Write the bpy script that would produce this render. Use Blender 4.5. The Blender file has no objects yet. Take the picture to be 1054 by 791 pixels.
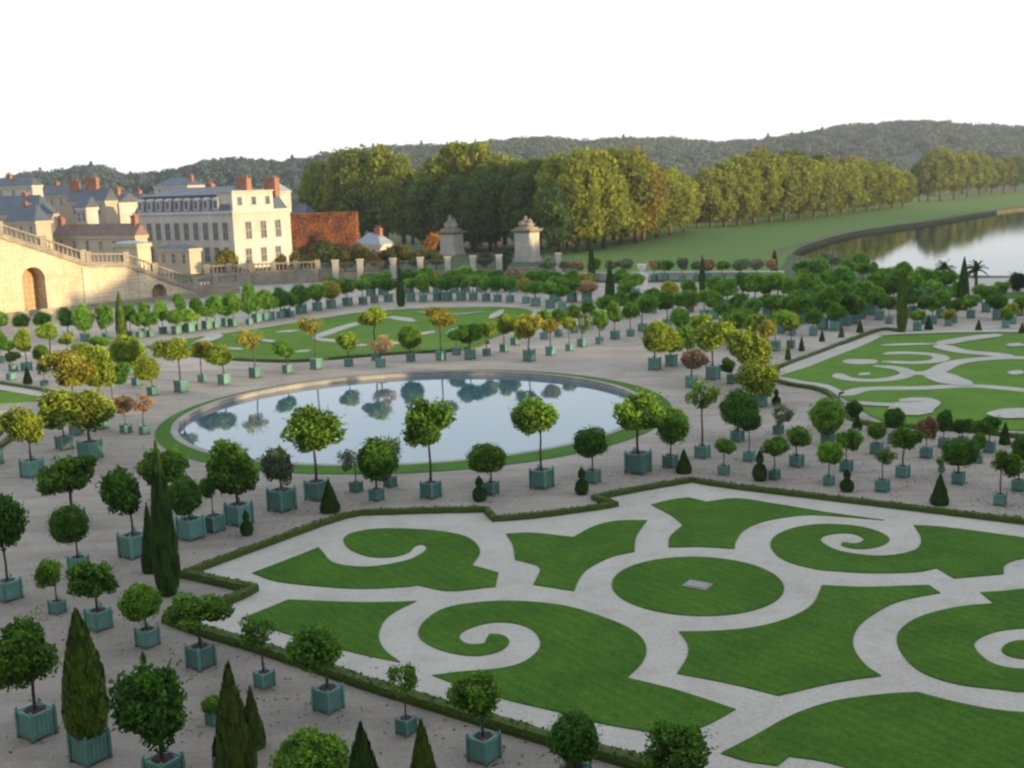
import bpy, math, random
from mathutils import Vector, Matrix, noise
from mathutils.geometry import tessellate_polygon
R = random.Random(7)
scene = bpy.context.scene
C = scene.collection

# ------------------------------------------------------------------ camera model (solved from the round pond and the round bed)
EYE = Vector((0, 0, 16.0))
FPX, PITCH, ROLL = 1179.3, math.radians(9.885), math.radians(-1.926)
W0, H0 = 1054.0, 790.5
F = Vector((0, math.cos(PITCH), -math.sin(PITCH)))
U_ = Vector((0, math.sin(PITCH), math.cos(PITCH)))
R_ = Vector((1, 0, 0))
cR = R_ * math.cos(ROLL) + U_ * math.sin(ROLL)
cU = -R_ * math.sin(ROLL) + U_ * math.cos(ROLL)
ANG = math.radians(-34.55)                      # the garden's long axis
A = Vector((math.cos(ANG), math.sin(ANG), 0))
B = Vector((-math.sin(ANG), math.cos(ANG), 0))
POND, POND_R, TURF_R = Vector((-7.24, 82.37, 0)), 16.7, 18.35
BED, BED_R = Vector((7.10, 43.60, 0)), 3.38

def ray(px, py):
    return F * FPX + cR * (px - W0 / 2) - cU * (py - H0 / 2)
def G(px, py, z=0.0):
    d = ray(px, py); return EYE + d * ((z - EYE.z) / d.z)
def PT(px, py, Y):
    d = ray(px, py); return EYE + d * (Y / d.y)
def mpp(P):
    return (P - EYE).dot(F) / FPX
def zat(px, py, P):
    """height of the point seen at (px, py) standing over the ground point P"""
    d = ray(px, py); return EYE.z + d.z * (math.hypot(P.x, P.y) / math.hypot(d.x, d.y))
def vplane(P0, dirn, px, py):
    d = ray(px, py); n = Vector((-dirn.y, dirn.x, 0))
    k = (P0 - EYE).dot(n) / d.dot(n); Q = EYE + d * k
    return (Q - P0).dot(dirn), Q.z

# ------------------------------------------------------------------ materials
def new_mat(name):
    m = bpy.data.materials.new(name); m.use_nodes = True
    nt = m.node_tree; b = nt.nodes['Principled BSDF']
    return m, nt, b
def N(nt, t, **kw):
    n = nt.nodes.new(t)
    for k, v in kw.items():
        if k in n.inputs: n.inputs[k].default_value = v
        else: setattr(n, k, v)
    return n
def ramp(nt, fac, stops):
    r = nt.nodes.new('ShaderNodeValToRGB'); e = r.color_ramp.elements
    while len(e) < len(stops): e.new(0.5)
    for i, (p, c) in enumerate(stops):
        e[i].position = p; e[i].color = (*c, 1)
    nt.links.new(fac, r.inputs[0]); return r
def mixc(nt, a, b, fac, mode='MIX'):
    m = nt.nodes.new('ShaderNodeMix'); m.data_type = 'RGBA'; m.blend_type = mode
    for s, v in ((0, fac), (6, a), (7, b)):
        if hasattr(v, 'links') or hasattr(v, 'is_linked'): nt.links.new(v, m.inputs[s])
        elif s == 0: m.inputs[0].default_value = v
        else: m.inputs[s].default_value = (*v, 1)
    return m.outputs[2]
def surface(name, c1, c2, s_big, c3=None, s_fine=None, bump=0.0, rough=0.85, fine=0.5, spec=0.2, objtint=False):
    m, nt, b = new_mat(name)
    tc = N(nt, 'ShaderNodeTexCoord')
    n1 = N(nt, 'ShaderNodeTexNoise', Scale=s_big, Detail=5.0, Roughness=0.6)
    nt.links.new(tc.outputs['Object'], n1.inputs['Vector'])
    col = ramp(nt, n1.outputs[0], [(0.3, c1), (0.7, c2)]).outputs[0]
    if s_fine:
        n2 = N(nt, 'ShaderNodeTexNoise', Scale=s_fine, Detail=4.0, Roughness=0.7)
        nt.links.new(tc.outputs['Object'], n2.inputs['Vector'])
        r2 = ramp(nt, n2.outputs[0], [(0.3, (1 - fine,) * 3), (0.72, (1 + fine * .6,) * 3)]).outputs[0]
        col = mixc(nt, col, r2, 1.0, 'MULTIPLY')
        if c3:
            n3 = N(nt, 'ShaderNodeTexNoise', Scale=s_big * 3.1, Detail=3.0)
            nt.links.new(tc.outputs['Object'], n3.inputs['Vector'])
            f3 = ramp(nt, n3.outputs[0], [(0.52, (0, 0, 0)), (0.75, (.75, .75, .75))]).outputs[0]
            col = mixc(nt, col, c3, f3)
        if bump:
            bp = N(nt, 'ShaderNodeBump', Strength=bump, Distance=0.03)
            nt.links.new(n2.outputs[0], bp.inputs['Height']); nt.links.new(bp.outputs[0], b.inputs['Normal'])
    nt.links.new(col, b.inputs['Base Color'])
    b.inputs['Roughness'].default_value = rough
    b.inputs['Specular IOR Level'].default_value = spec
    return m
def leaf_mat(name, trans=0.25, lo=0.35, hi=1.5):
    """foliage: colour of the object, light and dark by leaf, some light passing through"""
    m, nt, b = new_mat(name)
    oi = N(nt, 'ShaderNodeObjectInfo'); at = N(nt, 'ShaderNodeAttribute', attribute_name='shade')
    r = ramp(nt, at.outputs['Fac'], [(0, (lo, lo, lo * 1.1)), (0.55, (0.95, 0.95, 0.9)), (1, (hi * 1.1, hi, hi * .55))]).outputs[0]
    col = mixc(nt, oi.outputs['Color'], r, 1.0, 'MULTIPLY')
    nt.links.new(col, b.inputs['Base Color'])
    b.inputs['Roughness'].default_value = 0.6; b.inputs['Specular IOR Level'].default_value = 0.10
    if trans:
        t = N(nt, 'ShaderNodeBsdfTranslucent'); mx = N(nt, 'ShaderNodeMixShader'); mx.inputs[0].default_value = trans
        nt.links.new(col, t.inputs['Color']); nt.links.new(b.outputs[0], mx.inputs[1]); nt.links.new(t.outputs[0], mx.inputs[2])
        nt.links.new(mx.outputs[0], nt.nodes['Material Output'].inputs[0])
    return m
def grass_mat(name, c1, c2, c3, stripe=0.0):
    m, nt, b = new_mat(name)
    tc = N(nt, 'ShaderNodeTexCoord')
    n1 = N(nt, 'ShaderNodeTexNoise', Scale=0.35, Detail=6.0, Roughness=0.65)
    n2 = N(nt, 'ShaderNodeTexNoise', Scale=9.0, Detail=4.0, Roughness=0.8)
    n3 = N(nt, 'ShaderNodeTexNoise', Scale=1.3, Detail=5.0, Roughness=0.7)
    for n in (n1, n2, n3): nt.links.new(tc.outputs['Object'], n.inputs['Vector'])
    col = ramp(nt, n1.outputs[0], [(0.32, c1), (0.68, c2)]).outputs[0]
    col = mixc(nt, col, c3, ramp(nt, n3.outputs[0], [(0.5, (0, 0, 0)), (0.78, (.55, .55, .55))]).outputs[0])
    fine = ramp(nt, n2.outputs[0], [(0.3, (.62, .62, .62)), (0.7, (1.28, 1.28, 1.2))]).outputs[0]
    col = mixc(nt, col, fine, 1.0, 'MULTIPLY')
    if stripe:
        mp = N(nt, 'ShaderNodeMapping'); mp.inputs['Rotation'].default_value = (0, 0, math.radians(-35))
        nt.links.new(tc.outputs['Object'], mp.inputs[0])
        wv = N(nt, 'ShaderNodeTexWave', Scale=0.62, Distortion=5.0, Detail=3.0); wv.inputs['Detail Scale'].default_value = 0.8
        nt.links.new(mp.outputs[0], wv.inputs['Vector'])
        col = mixc(nt, col, ramp(nt, wv.outputs['Fac'], [(0.2, (1 - stripe,) * 3), (0.8, (1 + stripe,) * 3)]).outputs[0], 1.0, 'MULTIPLY')
    nt.links.new(col, b.inputs['Base Color'])
    bp = N(nt, 'ShaderNodeBump', Strength=0.5, Distance=0.04)
    nt.links.new(n2.outputs[0], bp.inputs['Height']); nt.links.new(bp.outputs[0], b.inputs['Normal'])
    b.inputs['Roughness'].default_value = 0.9; b.inputs['Specular IOR Level'].default_value = 0.1
    return m
def flat_mat(name, c, rough=0.6, var=0.18, scale=1.5, spec=0.3):
    return surface(name, tuple(x * (1 - var) for x in c), tuple(x * (1 + var) for x in c), scale, None, scale * 9, 0.15, rough, var, spec)
def water_mat(name, tint, bump, scale):
    m, nt, b = new_mat(name)
    b.inputs['Base Color'].default_value = (*tint, 1); b.inputs['Roughness'].default_value = 0.03
    b.inputs['IOR'].default_value = 1.75 if 'pond' in name else 1.20; b.inputs['Specular IOR Level'].default_value = 0.5
    tc = N(nt, 'ShaderNodeTexCoord'); n = N(nt, 'ShaderNodeTexNoise', Scale=scale, Detail=3.0)
    bp = N(nt, 'ShaderNodeBump', Strength=bump, Distance=0.02)
    nt.links.new(tc.outputs['Object'], n.inputs['Vector']); nt.links.new(n.outputs[0], bp.inputs['Height'])
    nt.links.new(bp.outputs[0], b.inputs['Normal'])
    return m

M = {}
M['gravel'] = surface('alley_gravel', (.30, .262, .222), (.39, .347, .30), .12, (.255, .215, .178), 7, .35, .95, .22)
def worn_shaded(m):
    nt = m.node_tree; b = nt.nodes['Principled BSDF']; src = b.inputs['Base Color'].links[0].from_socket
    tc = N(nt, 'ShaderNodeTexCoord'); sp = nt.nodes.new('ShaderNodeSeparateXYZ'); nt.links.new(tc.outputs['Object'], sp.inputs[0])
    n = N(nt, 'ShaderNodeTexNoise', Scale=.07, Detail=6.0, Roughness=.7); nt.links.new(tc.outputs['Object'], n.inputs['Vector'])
    mr = nt.nodes.new('ShaderNodeMapRange'); mr.inputs[1].default_value = 25; mr.inputs[2].default_value = 120; mr.inputs[3].default_value = .76; mr.inputs[4].default_value = 1.22  # gradient along Y paints shade into the near gravel, light into the far
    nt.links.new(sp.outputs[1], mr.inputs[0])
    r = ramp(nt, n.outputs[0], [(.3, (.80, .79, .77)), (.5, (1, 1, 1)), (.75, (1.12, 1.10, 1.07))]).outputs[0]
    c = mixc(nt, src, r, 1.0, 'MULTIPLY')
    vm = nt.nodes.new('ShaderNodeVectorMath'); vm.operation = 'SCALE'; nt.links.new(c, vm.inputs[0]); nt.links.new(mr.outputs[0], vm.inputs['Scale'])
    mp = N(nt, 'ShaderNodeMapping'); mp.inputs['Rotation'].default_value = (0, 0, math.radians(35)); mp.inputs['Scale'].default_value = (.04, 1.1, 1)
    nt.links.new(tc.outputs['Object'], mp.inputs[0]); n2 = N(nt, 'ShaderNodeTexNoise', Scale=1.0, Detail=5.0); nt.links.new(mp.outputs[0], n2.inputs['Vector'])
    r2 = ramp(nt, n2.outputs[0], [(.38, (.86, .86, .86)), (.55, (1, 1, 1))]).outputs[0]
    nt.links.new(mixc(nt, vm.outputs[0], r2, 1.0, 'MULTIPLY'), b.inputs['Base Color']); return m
worn_shaded(M['gravel'])
M['path'] = surface('pale_gravel', (.385, .36, .315), (.465, .435, .385), .25, (.335, .305, .262), 8, .3, .95, .18)
M['lawn'] = grass_mat('clipped_lawn', (.034, .095, .008), (.057, .138, .011), (.112, .145, .022), 0.06)
M['farlawn'] = grass_mat('far_clipped_lawn', (.075, .165, .018), (.110, .220, .026), (.15, .20, .03), 0.03)  # lightened copy of the lawn, distance haze put into its colour
M['turf'] = grass_mat('pond_turf', (.048, .128, .015), (.068, .168, .02), (.10, .17, .024))
M['field'] = grass_mat('meadow', (.105, .175, .042), (.135, .205, .052), (.17, .20, .06))
M['earth'] = surface('park_ground', (.05, .085, .035), (.10, .11, .05), .05, (.16, .13, .08), 1.5, .2, .95, .3)
M['road'] = surface('pale_road', (.36, .34, .31), (.46, .43, .39), .1, None, 3, .1, .95, .15)
M['bank'] = surface('lake_bank', (.11, .105, .065), (.16, .145, .095), .2, None, 2, .2, .95, .3)
M['soil'] = flat_mat('tub_soil', (.06, .035, .025), .95)
M['tub'] = flat_mat('tub_paint', (.095, .215, .185), .55, .16, 2.0)
M['post'] = flat_mat('post_paint', (.10, .23, .20), .5, .14, 2.0)
M['bark'] = flat_mat('bark', (.085, .065, .048), .9, .3, 6)
M['redbark'] = flat_mat('pale_bark', (.14, .09, .06), .9, .3, .6)
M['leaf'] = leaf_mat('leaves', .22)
M['needle'] = leaf_mat('needles', .08, .4, 1.35)
M['treeleaf'] = leaf_mat('tree_leaves', .35, .58, 1.35)
M['stone'] = surface('wall_limestone', (.56, .47, .335), (.70, .60, .44), .16, (.48, .40, .28), 2.2, .3, .85, .2)
M['stonedk'] = surface('weathered_stone', (.25, .225, .185), (.38, .345, .285), .35, (.20, .18, .15), 4, .3, .9, .25)
M['coping'] = surface('pond_coping', (.25, .235, .22), (.36, .34, .315), .4, (.20, .19, .175), 6, .3, .8, .2)
M['white'] = surface('white_stone', (.56, .54, .50), (.70, .68, .64), .8, None, 8, .2, .8, .12)
M['pale'] = surface('pale_stone', (.36, .335, .29), (.47, .44, .385), .6, None, 6, .2, .85, .18)
M['render'] = surface('cream_render', (.52, .48, .43), (.61, .57, .52), .12, None, 2.5, .1, .9, .1)
M['render2'] = surface('ochre_render', (.42, .34, .25), (.54, .45, .34), .15, None, 2.5, .1, .9, .14)
M['slate'] = surface('slate', (.060, .085, .125), (.105, .135, .185), .3, None, 3, .3, .5, .3, .4)
M['zinc'] = surface('zinc', (.20, .24, .28), (.27, .31, .35), .4, None, 3, .1, .45, .15, .5)
M['tile'] = surface('clay_tile', (.17, .115, .095), (.25, .17, .14), .4, None, 3, .3, .85, .3)
M['brick'] = surface('chimney_brick', (.27, .12, .075), (.38, .185, .11), .8, None, 5, .3, .9, .25)
M['glass'] = flat_mat('window_glass', (.10, .12, .145), .12, .3, .8, .6)  # base lightened to carry some of the sky's reflection
M['shutter'] = flat_mat('window_frame', (.45, .40, .33), .6, .1, 1.0)
M['timber'] = flat_mat('door_timber', (.42, .25, .10), .6, .2, 2)
M['darkdoor'] = flat_mat('dark_opening', (.03, .025, .02), .8)
M['iron'] = flat_mat('grey_iron', (.10, .12, .14), .5)
M['pondwater'] = water_mat('pond_water', (.06, .13, .16), .05, 1.2)
M['lakewater'] = water_mat('lake_water', (.016, .028, .028), .30, .9)

def faded(m):
    nt = m.node_tree; b = nt.nodes['Principled BSDF']; src = b.inputs['Base Color'].links[0].from_socket
    oi = N(nt, 'ShaderNodeObjectInfo'); mr = nt.nodes.new('ShaderNodeMapRange'); mr.inputs[3].default_value = .78; mr.inputs[4].default_value = 1.28
    nt.links.new(oi.outputs['Random'], mr.inputs[0])
    tc = N(nt, 'ShaderNodeTexCoord'); sp = nt.nodes.new('ShaderNodeSeparateXYZ'); nt.links.new(tc.outputs['Object'], sp.inputs[0])
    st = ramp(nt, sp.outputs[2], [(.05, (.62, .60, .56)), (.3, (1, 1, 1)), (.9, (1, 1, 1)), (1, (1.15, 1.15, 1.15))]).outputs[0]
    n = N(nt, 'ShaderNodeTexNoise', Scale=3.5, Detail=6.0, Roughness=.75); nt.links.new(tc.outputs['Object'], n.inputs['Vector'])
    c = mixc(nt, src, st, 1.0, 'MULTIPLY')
    c = mixc(nt, c, (.16, .20, .17), ramp(nt, n.outputs[0], [(.55, (0, 0, 0)), (.75, (.6, .6, .6))]).outputs[0])
    vm = nt.nodes.new('ShaderNodeVectorMath'); vm.operation = 'SCALE'; nt.links.new(c, vm.inputs[0]); nt.links.new(mr.outputs[0], vm.inputs['Scale'])
    nt.links.new(vm.outputs[0], b.inputs['Base Color']); return m
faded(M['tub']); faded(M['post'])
def courses(m, bw, bh, dark=.82):
    nt = m.node_tree; b = nt.nodes['Principled BSDF']; src = b.inputs['Base Color'].links[0].from_socket
    tc = N(nt, 'ShaderNodeTexCoord'); sp = nt.nodes.new('ShaderNodeSeparateXYZ'); nt.links.new(tc.outputs['Object'], sp.inputs[0])
    ad = nt.nodes.new('ShaderNodeMath'); nt.links.new(sp.outputs[0], ad.inputs[0]); nt.links.new(sp.outputs[1], ad.inputs[1])
    cb = nt.nodes.new('ShaderNodeCombineXYZ'); nt.links.new(ad.outputs[0], cb.inputs[0]); nt.links.new(sp.outputs[2], cb.inputs[1])
    br = N(nt, 'ShaderNodeTexBrick', Scale=1.0); br.inputs['Brick Width'].default_value = bw; br.inputs['Row Height'].default_value = bh; br.inputs['Mortar Size'].default_value = .03
    br.inputs['Color1'].default_value = (1, 1, 1, 1); br.inputs['Color2'].default_value = (.88, .87, .85, 1); br.inputs['Mortar'].default_value = (dark * .85, dark * .82, dark * .78, 1)
    nt.links.new(cb.outputs[0], br.inputs['Vector'])
    n = N(nt, 'ShaderNodeTexNoise', Scale=.5, Detail=5.0, Roughness=.7)
    mp = N(nt, 'ShaderNodeMapping'); mp.inputs['Scale'].default_value = (1.6, 1.6, .25); nt.links.new(tc.outputs['Object'], mp.inputs[0]); nt.links.new(mp.outputs[0], n.inputs['Vector'])
    st = ramp(nt, n.outputs[0], [(.32, (.82, .80, .76)), (.6, (1, 1, 1))]).outputs[0]
    c = mixc(nt, src, br.outputs[0], 1.0, 'MULTIPLY'); nt.links.new(mixc(nt, c, st, 1.0, 'MULTIPLY'), b.inputs['Base Color'])
courses(M['stone'], 1.3, .55); courses(M['stonedk'], 1.1, .5); courses(M['render'], 60, 3.9, .95); courses(M['slate'], .6, .45, .85)

# ------------------------------------------------------------------ mesh helpers
class MB:
    def __init__(s): s.v = []; s.f = []; s.sh = []
    def add(s, verts, faces, shade=None):
        o = len(s.v); s.v += [tuple(v) for v in verts]; s.f += [tuple(i + o for i in f) for f in faces]
        s.sh += [shade if shade is not None else 0.5] * len(faces)
    def box(s, x0, x1, y0, y1, z0, z1):
        s.add([(x0, y0, z0), (x1, y0, z0), (x1, y1, z0), (x0, y1, z0), (x0, y0, z1), (x1, y0, z1), (x1, y1, z1), (x0, y1, z1)],
              [(0, 3, 2, 1), (4, 5, 6, 7), (0, 1, 5, 4), (1, 2, 6, 5), (2, 3, 7, 6), (3, 0, 4, 7)])
    def frustum(s, r0, z0, r1, z1):
        (a, b, c, d), (e, f, g, h) = r0, r1            # rectangles x0,x1,y0,y1
        s.add([(a, c, z0), (b, c, z0), (b, d, z0), (a, d, z0), (e, g, z1), (f, g, z1), (f, h, z1), (e, h, z1)],
              [(0, 3, 2, 1), (4, 5, 6, 7), (0, 1, 5, 4), (1, 2, 6, 5), (2, 3, 7, 6), (3, 0, 4, 7)])
    def tube(s, pts, rad, n=7, cap=True):
        rings = []
        for i, p in enumerate(pts):
            p = Vector(p); a = Vector(pts[max(i - 1, 0)]); b = Vector(pts[min(i + 1, len(pts) - 1)])
            d = (b - a).normalized(); x = d.orthogonal().normalized(); y = d.cross(x)
            r = rad[i] if isinstance(rad, (list, tuple)) else rad
            rings.append([p + (x * math.cos(t) + y * math.sin(t)) * r for t in (2 * math.pi * k / n for k in range(n))])
        vs = [q for r_ in rings for q in r_]; fs = []
        for i in range(len(rings) - 1):
            for k in range(n):
                fs.append((i * n + k, i * n + (k + 1) % n, (i + 1) * n + (k + 1) % n, (i + 1) * n + k))
        if cap: fs += [tuple(range(n - 1, -1, -1)), tuple(range((len(rings) - 1) * n, len(rings) * n))]
        s.add(vs, fs)
    def lathe(s, prof, n=16, c=(0, 0, 0), shade=None):
        vs = []; fs = []
        for r, z in prof:
            for k in range(n):
                t = 2 * math.pi * k / n; vs.append((c[0] + r * math.cos(t), c[1] + r * math.sin(t), c[2] + z))
        for i in range(len(prof) - 1):
            for k in range(n): fs.append((i * n + k, i * n + (k + 1) % n, (i + 1) * n + (k + 1) % n, (i + 1) * n + k))
        fs += [tuple(range(n - 1, -1, -1)), tuple(range((len(prof) - 1) * n, len(prof) * n))]
        s.add(vs, fs, shade)
    def ball(s, c, r, n=10, shade=None, lump=0.0):
        prof = []
        vs = []; fs = []; m = n // 2 + 1
        for i in range(m + 1):
            ph = math.pi * i / m
            for k in range(n):
                t = 2 * math.pi * k / n
                d = Vector((math.sin(ph) * math.cos(t), math.sin(ph) * math.sin(t), math.cos(ph)))
                q = 1 + lump * noise.noise(d * 2.3 + Vector(c) * 1.7)
                vs.append((c[0] + r[0] * d.x * q, c[1] + r[1] * d.y * q, c[2] + r[2] * d.z * q))
        for i in range(m):
            for k in range(n): fs.append(((i + 1) * n + k, (i + 1) * n + (k + 1) % n, i * n + (k + 1) % n, i * n + k))
        s.add(vs, fs, shade)
    def leaf(s, p, nrm, size, shade, rnd, aspect=0.6):
        x = nrm.orthogonal().normalized(); y = nrm.cross(x); t = rnd.random() * 6.283
        a = x * math.cos(t) + y * math.sin(t); b = nrm.cross(a)
        a = a * size; b = b * (size * aspect); bend = nrm * (size * .22)
        s.add([p - a, p - b + bend, p + a, p + b + bend], [(0, 1, 2, 3)], shade)
    def mesh(s, name, mat, smooth=False):
        me = bpy.data.meshes.new(name); me.from_pydata(s.v, [], s.f); me.update()
        at = me.attributes.new('shade', 'FLOAT', 'FACE'); at.data.foreach_set('value', s.sh)
        if mat: me.materials.append(mat)
        if smooth: me.polygons.foreach_set('use_smooth', [True] * len(me.polygons))
        return me
    def obj(s, name, mat, parent=None, smooth=False, **kw):
        return put(name, s.mesh(name, mat, smooth), parent, **kw)
def put(name, me, parent=None, loc=None, scale=None, rz=None, col=None):
    o = bpy.data.objects.new(name, me); C.objects.link(o)
    if parent is not None: o.parent = parent
    if loc is not None: o.location = loc
    if scale is not None: o.scale = scale
    if rz is not None: o.rotation_euler = (0, 0, rz)
    if col is not None: o.color = (*col, 1)
    return o
def empty(name, loc, rz=0.0):
    o = bpy.data.objects.new(name, None); C.objects.link(o); o.location = loc; o.rotation_euler = (0, 0, rz)
    o.empty_display_size = 0.2; return o
def tag(o, label, cat, group=None):
    o['label'] = label; o['category'] = cat
    if group: o['group'] = group
    return o
def structure(o): o['kind'] = 'structure'; return o

def rdir(rnd):
    z = rnd.uniform(-1, 1); t = rnd.uniform(0, 6.28318); q = math.sqrt(1 - z * z)
    return Vector((q * math.cos(t), q * math.sin(t), z))

# ------------------------------------------------------------------ outlines traced on the ground
def smooth_outline(pts, n=6):
    """closed outline: (x, y) are curve points, (x, y, 1) corners"""
    k = len(pts); out = []
    for i in range(k):
        p0, p1, p2, p3 = (pts[(i + j) % k] for j in (-1, 0, 1, 2))
        c1 = len(p1) > 2; c2 = len(p2) > 2
        a, b = Vector(p1[:2]), Vector(p2[:2])
        m1 = (b - a) * 1.0 if c1 else (b - Vector(p0[:2])) * .5
        m2 = (b - a) * 1.0 if c2 else (Vector(p3[:2]) - a) * .5
        L = (b - a).length
        for m in (m1, m2):
            if m.length > L * 1.3: m *= L * 1.3 / m.length
        for j in range(n):
            t = j / n; t2, t3 = t * t, t * t * t
            out.append(a * (2 * t3 - 3 * t2 + 1) + m1 * (t3 - 2 * t2 + t) + b * (-2 * t3 + 3 * t2) + m2 * (t3 - t2))
    return out
def ground_outline(px, n=6, z=0.0):
    g = [G(p[0], p[1], z) for p in px]
    return smooth_outline([(q.x, q.y, 1) if len(p) > 2 else (q.x, q.y) for p, q in zip(px, g)], n)
def sheet(name, outline, z, mat, skirt=0.0, subdiv=False):
    pts = [Vector((p[0], p[1], 0)) for p in outline]
    tris = tessellate_polygon([pts])
    mb = MB(); n = len(pts)
    top = [(p.x, p.y, z) for p in pts]
    area = sum(pts[i].x * pts[(i + 1) % n].y - pts[(i + 1) % n].x * pts[i].y for i in range(n))
    fs = []
    for t in tris:
        a, b, c = (pts[i] for i in t)
        fs.append(tuple(t) if (b - a).cross(c - a).z > 0 else (t[0], t[2], t[1]))
    mb.add(top, fs)
    if skirt:
        low = [(p.x, p.y, z - skirt) for p in pts]
        q = []
        for i in range(n):
            j = (i + 1) % n
            q.append((i, n + i, n + j, j) if area < 0 else (i, j, n + j, n + i)[::-1])
        mb.add(top + low, q)
    return mb.obj(name, mat)
def ribbon(name, pts, width, z, mat, closed=False):
    """flat strip along ground points; width may vary per point"""
    mb = MB(); L, Rr = [], []
    n = len(pts)
    for i, p in enumerate(pts):
        a = pts[i - 1] if (i or closed) else pts[0]; b = pts[(i + 1) % n] if (i < n - 1 or closed) else pts[-1]
        d = Vector((b[0] - a[0], b[1] - a[1], 0)).normalized(); nn = Vector((-d.y, d.x, 0))
        w = (width[i] if isinstance(width, (list, tuple)) else width) / 2
        L.append((p[0] + nn.x * w, p[1] + nn.y * w, z)); Rr.append((p[0] - nn.x * w, p[1] - nn.y * w, z))
    k = n if closed else n - 1
    mb.add(L + Rr, [(i, n + i, n + (i + 1) % n, (i + 1) % n) for i in range(k)])
    return mb.obj(name, mat)
def open_curve(px, n=6, z=0.0):
    g = [G(p[0], p[1], z) for p in px]; out = []
    k = len(g)
    for i in range(k - 1):
        c1 = len(px[i]) > 2 or i == 0; c2 = len(px[i + 1]) > 2 or i == k - 2
        a, b = g[i], g[i + 1]
        m1 = (b - a) if c1 else (b - g[i - 1]) * .5
        m2 = (b - a) if c2 else (g[i + 2] - a) * .5
        for j in range(n):
            t = j / n; t2, t3 = t * t, t * t * t
            out.append(a * (2 * t3 - 3 * t2 + 1) + m1 * (t3 - 2 * t2 + t) + b * (-2 * t3 + 3 * t2) + m2 * (t3 - t2))
    out.append(g[-1]); return out
def annulus(name, c, r0, r1, z, mat, n=160):
    mb = MB(); vs = []
    for r in (r0, r1):
        vs += [(c.x + r * math.cos(2 * math.pi * k / n), c.y + r * math.sin(2 * math.pi * k / n), z) for k in range(n)]
    mb.add(vs, [(k, n + k, n + (k + 1) % n, (k + 1) % n) for k in range(n)])
    return mb.obj(name, mat)

# ================================================================== THE SETTING
# the ground is one sheet to the horizon with openings where the pond and the lake lie
lake_px = [(812, 262, 1), (825, 254), (868, 241), (915, 233.5), (960, 227.5), (1010, 219.5), (1060, 213), (1180, 203, 1), (1420, 196, 1),
           (1420, 290, 1), (1180, 288), (1060, 284.5), (1010, 284), (960, 281), (900, 276), (850, 270)]
lake = ground_outline(lake_px, 5)
def ground_sheet():
    big = [Vector(v) for v in ((-3500, -400, 0), (3500, -400, 0), (3500, 6000, 0), (-3500, 6000, 0))]
    h1 = [Vector((p.x, p.y, 0)) for p in lake]
    h2 = [Vector((POND.x + (POND_R + .01) * math.cos(t), POND.y + (POND_R + .01) * math.sin(t), 0)) for t in (2 * math.pi * k / 160 for k in range(160))]
    allp = big + h1 + h2
    tris = tessellate_polygon([big, h1, h2])
    mb = MB(); fs = []
    for t in tris:
        a, b, c = (allp[i] for i in t)
        fs.append(tuple(t) if (b - a).cross(c - a).z > 0 else (t[0], t[2], t[1]))
    mb.add(allp, fs)
    return mb.obj('ground', M['earth'])
structure(ground_sheet())
def with_hole(name, outer, hole, z, mat):
    o = [Vector((p[0], p[1], z)) for p in outer]; allp = o + hole
    mb = MB(); fs = []
    for t in tessellate_polygon([o, hole]):
        a, b, c = (allp[i] for i in t)
        fs.append(tuple(t) if (b - a).cross(c - a).z > 0 else (t[0], t[2], t[1]))
    mb.add(allp, fs); return mb.obj(name, mat)
pond_hole = [Vector((POND.x + (POND_R + .02) * math.cos(t), POND.y + (POND_R + .02) * math.sin(t), 0.02)) for t in (2 * math.pi * k / 160 for k in range(160))]
garden = [G(560, 292), G(800, 290), G(1010, 290), G(1200, 296)]
garden = [(-140, -60), (150, -60), (150, 140), (garden[3].x, garden[3].y), (garden[2].x, garden[2].y), (garden[1].x, garden[1].y), (garden[0].x, garden[0].y), (-40, 206), (-80, 175), (-140, 100)]
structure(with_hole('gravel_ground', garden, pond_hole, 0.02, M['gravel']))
# meadow beyond the far wall and along the lake
md = ground_outline([(560, 285, 1), (800, 283, 1), (812, 262, 1), (825, 253), (868, 240), (915, 232.5), (960, 226.5), (1010, 218.5), (1060, 212), (1180, 202, 1), (1180, 186, 1), (930, 205), (800, 222), (700, 232), (560, 236, 1)], 4)
structure(sheet('meadow', md, 0.03, M['field']))
structure(ribbon('shore_path', open_curve([(795, 262), (815, 254), (868, 240), (915, 232), (960, 226), (1010, 218), (1060, 211.5), (1200, 200)], 5), [2.4] * 36, 0.05, M['bank']))
structure(sheet('lake_water', lake, -0.9, M['lakewater']))
mb = MB(); n = len(lake); mb.add([(p.x, p.y, .0) for p in lake] + [(p.x, p.y, -1.3) for p in lake], [(i, (i + 1) % n, n + (i + 1) % n, n + i) for i in range(n)])
structure(mb.obj('lake_bank', M['bank']))
structure(ribbon('lake_edge_ground', [Vector((p.x, p.y, 0)) for p in lake], 0.7, 0.045, M['field'], closed=True))
structure(sheet('road', ground_outline([(930, 291, 1), (1010, 286.5), (1100, 287.5, 1), (1250, 291, 1), (1250, 299, 1), (1060, 298), (985, 300, 1)], 4), 0.04, M['road']))
structure(sheet('grass_verge', ground_outline([(985, 305, 1), (1054, 301), (1200, 305, 1), (1200, 312, 1), (1060, 308), (1000, 309, 1)], 4), 0.05, M['lawn']))

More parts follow.
